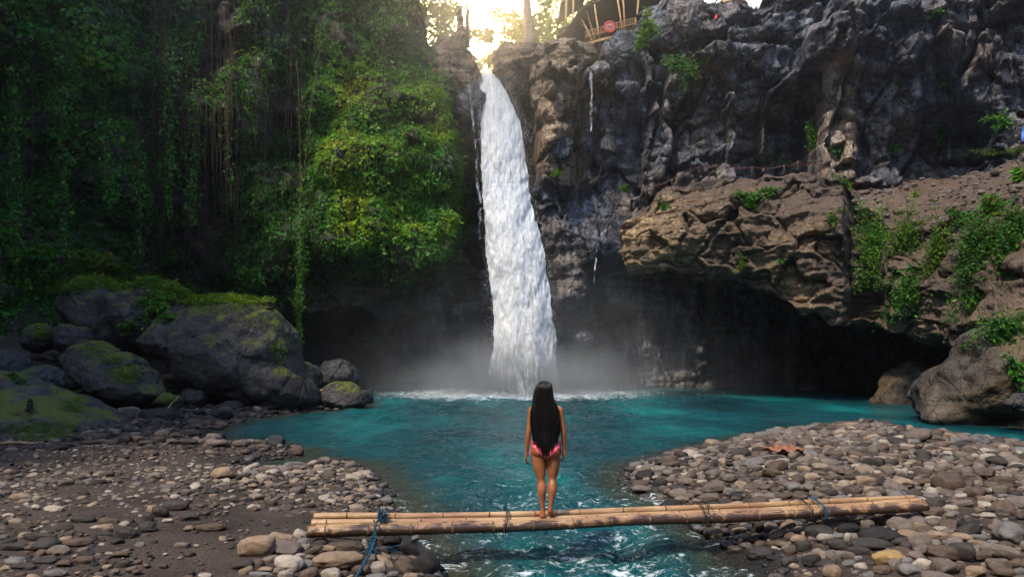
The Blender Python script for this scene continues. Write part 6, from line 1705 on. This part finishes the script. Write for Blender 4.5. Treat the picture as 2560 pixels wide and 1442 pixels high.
# small hut roof further back, pale trunk, thatch tip, dome, signs, marker
h0 = at(1420, 30, 56)
hut = empty('thatched_hut', h0, 'small hut with a dark hanging roof behind the pavilion', 'hut')
RR = lambda px, py: at(px, py, 56) - h0
fr_ = spline([RR(1398, 46), RR(1404, 18), RR(1428, -6), RR(1470, -30)], 24); k = np.linspace(0, 1, 8)
G = np.stack([fr_[:, None, 0] + 0 * k, fr_[:, None, 1] + 3.5 * k, fr_[:, None, 2] + .7 * np.sin(k * 3)[None]], -1); G2 = G + [.0, 0, .25]
mb = MB(); mb.add(G, grid_faces(24, 8)); mb.add(G2, grid_faces(24, 8)[:, ::-1]); r1_ = np.arange(24) * 8; mb.Q.append(np.stack([r1_[:-1], r1_[1:], r1_[1:] + 192, r1_[:-1] + 192], -1)); mb.build('roof', M['thatch'], hut)
for x in (1414, 1432): mb = MB(); mb.add(*tube(np.array([RR(x, 80), RR(x + 2, -12)]), .09, 6)); mb.build('post', M['rawbamboo'], hut)
d0 = at(1830, 22, 43.5)
th_ = MB(); V, T = ICO[3]; th_.add(np.where(V[:, 2:] > 0, V, V * [1, 1, .02]) * [1.0, 1.0, .55], T); o = th_.build('thatched_parasol', M['rawbamboo']); o.location = d0; tag(o, 'tip of a thatched brown parasol roof on the skyline', 'parasol')
for px, w, lab in ((1941, .42, 'white dome shaped parasol on the skyline of the cliff'), (1965, .30, 'smaller grey dome beside the white one on the skyline')):
    q = MB(); q.add(np.where(V[:, 2:] > 0, V, V * [1, 1, .02]) * [w, w, w * .7], T); o = q.build('dome', M['white']); o.location = at(px, 14, 42.6); tag(o, lab, 'parasol')
tr_ = MB(); tr_.add(*tube(np.array([[0, 0, 0], [-.25, 0, 1.2], [-.6, 0, 3]]), [.2, .18, .15], 8)); tr_.add(*tube(np.array([[.25, 0, 0], [.15, 0, 1.4], [.1, 0, 3]]), [.18, .17, .14], 8)); o = tr_.build('forked_trunk', M['palebark']); o.location = at(1666, 24, 43.0); tag(o, 'forked pale tree trunk on the skyline above the grey rocks', 'tree trunk')
def banner(px, py, w, h, Y, mat, label, name, cat):
    k = np.linspace(0, 1, 8); P = []
    for s in (-1, 1): P.append(np.stack([s * w / 2 + .04 * np.sin(k * 5), .05 * np.sin(k * 6 + s), -h * k], -1))
    V = np.concatenate(P); V = np.concatenate([V, V + [0, .012, 0]]); i = np.arange(7)
    Q = np.concatenate([np.stack([i, 8 + i, 9 + i, i + 1], -1), np.stack([16 + i, 17 + i, 25 + i, 24 + i], -1), np.stack([i, i + 1, 17 + i, 16 + i], -1), np.stack([8 + i, 24 + i, 25 + i, 9 + i], -1)])
    o = mk(name, V, [Q], mat); o.location = at(px, py, Y); return tag(o, label, cat)
banner(1664, -6, .34, .75, 42.2, M['red'], 'red cloth hanging between the forked pale trunks', 'flag', 'flag')
banner(1790, 34, .16, .38, 40.2, M['red'], 'small orange red ribbon on the face of the cliff', 'ribbon', 'ribbon')
banner(2563, 315, .34, .75, 33.5, M['blue'], 'blue sign at the right edge under the cliff', 'sign_panel', 'sign')
# rope fence along the ledge
m, nt, out = new_mat('orange rope'); bsdf(nt, out, ramp(nt, noise_(nt, coords(nt), 2.5, 2), [(.45, (.16, .12, .09)), (.55, (.30, .06, .03))]), .8); M['orope'] = m
bpy.context.view_layer.update()
pts = []
for px, py in [(1615, 466), (1680, 448), (1745, 418), (1790, 412), (1880, 418), (1960, 414), (1995, 404), (2040, 414), (2100, 440)]:
    hc = cast(px, py + 10)
    Y = min(hc[0][1], 36) if hc is not None else 35
    pts.append(at(px, py, Y))
f0 = pts[0].copy()
rf = empty('rope_fence', f0, 'thin rope fence with orange tape along the edge of the brown ledge', 'fence')
mb = MB()
for a, b_ in zip(pts[:-1], pts[1:]):
    k = np.linspace(0, 1, 12)[:, None]; P = a + (b_ - a) * k; P[:, 2] -= .12 * np.sin(k[:, 0] * np.pi); mb.add(*tube(P - f0, .012, 5))
mb.build('rope', M['orope'], rf)
for p in pts: mb = MB(); mb.add(*tube(np.array([p - f0 + [0, 0, -.6], p - f0 + [0, 0, .04]]), .022, 6)); mb.build('stake', M['bark'], rf)

# ------------------------------------------------------------------ scree on the right: loose stones
P = E_[:, int(nr * .74):].reshape(-1, 3); nnn = EN[:, int(nr * .74):].reshape(-1, 3)
qq = colof(P); k_ = np.nonzero((qq > 2130) & (qq < 2700))[0]
k_ = rng.choice(k_, 1100)
V, T = protos[2][3]
sv, st_, sa = [], [], []
for i, k in enumerate(k_):
    s = .07 * math.exp(rng.normal(0, .5)); ps, T = protos[2][int(rng.integers(18))]
    sv.append(ps * s + P[k] + rng.normal(0, .12, 3) * [1, 1, 0] + [0, 0, s * .2]); st_.append(T + i * 42); sa.append(np.full(42, (int(rng.choice([1, 2, 2, 3, 3, 4])) + .5) / 7))
tag(mk('scree', np.concatenate(sv), np.concatenate(st_), M['pebble'], None, {'tint': np.concatenate(sa)}), 'loose stones strewn over the reddish slope of the ledge', 'scree', None, 'stuff')

# ------------------------------------------------------------------ driftwood and the dry leaf
def stick(a, b_, r, label, mat='rawbamboo'):
    a, b_ = np.array(a), np.array(b_); c0 = (a + b_) / 2
    mb = MB(); k = np.linspace(0, 1, 14)[:, None]; P = a + (b_ - a) * k - c0; P[:, 2] += .02 * np.sin(k[:, 0] * 6); P[:, 0] += .01 * np.sin(k[:, 0] * 11)
    mb.add(*tube(P, np.linspace(r, r * .7, 14), 7)); o = mb.build('stick', M[mat]); o.location = c0
    return tag(o, label, 'stick')
def on(px, py, lift=.03):
    hc = cast(px, py); return hc[0] + [0, 0, lift]
stick(on(800, 981, .08), on(848, 965, .08), .035, 'orange bamboo stick lying on the brown boulder in the water')
stick(on(2, 1112), on(110, 1108), .035, 'bare reddish stick lying on the sand at the far left')
stick(on(2, 1122), on(90, 1119), .02, 'thinner stick in front of the reddish one', 'bark')
stick(on(420, 1022), on(448, 992, .06), .02, 'orange twig leaning on the mossy flat rock')
m, nt, out = new_mat('dry leaf'); cc = noise_(nt, coords(nt, (1, 1, 1), True), 12, 4); bsdf(nt, out, ramp(nt, cc, [(.35, (.13, .045, .022)), (.65, (.30, .13, .075))]), .7, cc, .5, .01); M['dryleaf'] = m
lp = on(1957, 1136, .05)
k = 26; u = np.linspace(-1, 1, k)[:, None]; v = np.linspace(-1, 1, 15)[None]
wd = .155 * (1 - np.abs(u) ** 2.2) * (1 + .22 * np.sin(u * 17)) + .004
G = np.stack([u * .40 + 0 * v, v * wd, .07 * u ** 2 + .10 * np.abs(v) * (1 - u ** 2) * .9 + .03 * np.sin(u * 9 + v * 4) + 0 * v], -1)
V = np.concatenate([G.reshape(-1, 3), G.reshape(-1, 3) + [0, 0, .006]]); g_ = grid_faces(k, 15)
o = mk('dry_leaf', V, [np.concatenate([g_[:, ::-1], g_ + k * 15])], M['dryleaf']); o.location = lp; o.rotation_euler = (.25, 0, -.15)
tag(o, 'large curled dry brown leaf lying on the right pebble bank', 'leaf')

# ------------------------------------------------------------------ even haze in the gorge
m = bpy.data.materials.new('haze'); m.use_nodes = True; nt = m.node_tree; nt.nodes.clear()
out = nt.nodes.new('ShaderNodeOutputMaterial')
nt.links.new(N(nt, 'VolumePrincipled', {'Color': (.84, .90, 1.0), 'Density': HAZE, 'Anisotropy': .82}), out.inputs[1])
tag(box('haze', (-420, -420, -3), (420, 420, 95), m), 'thin bluish haze filling the gorge', None, None, 'stuff')
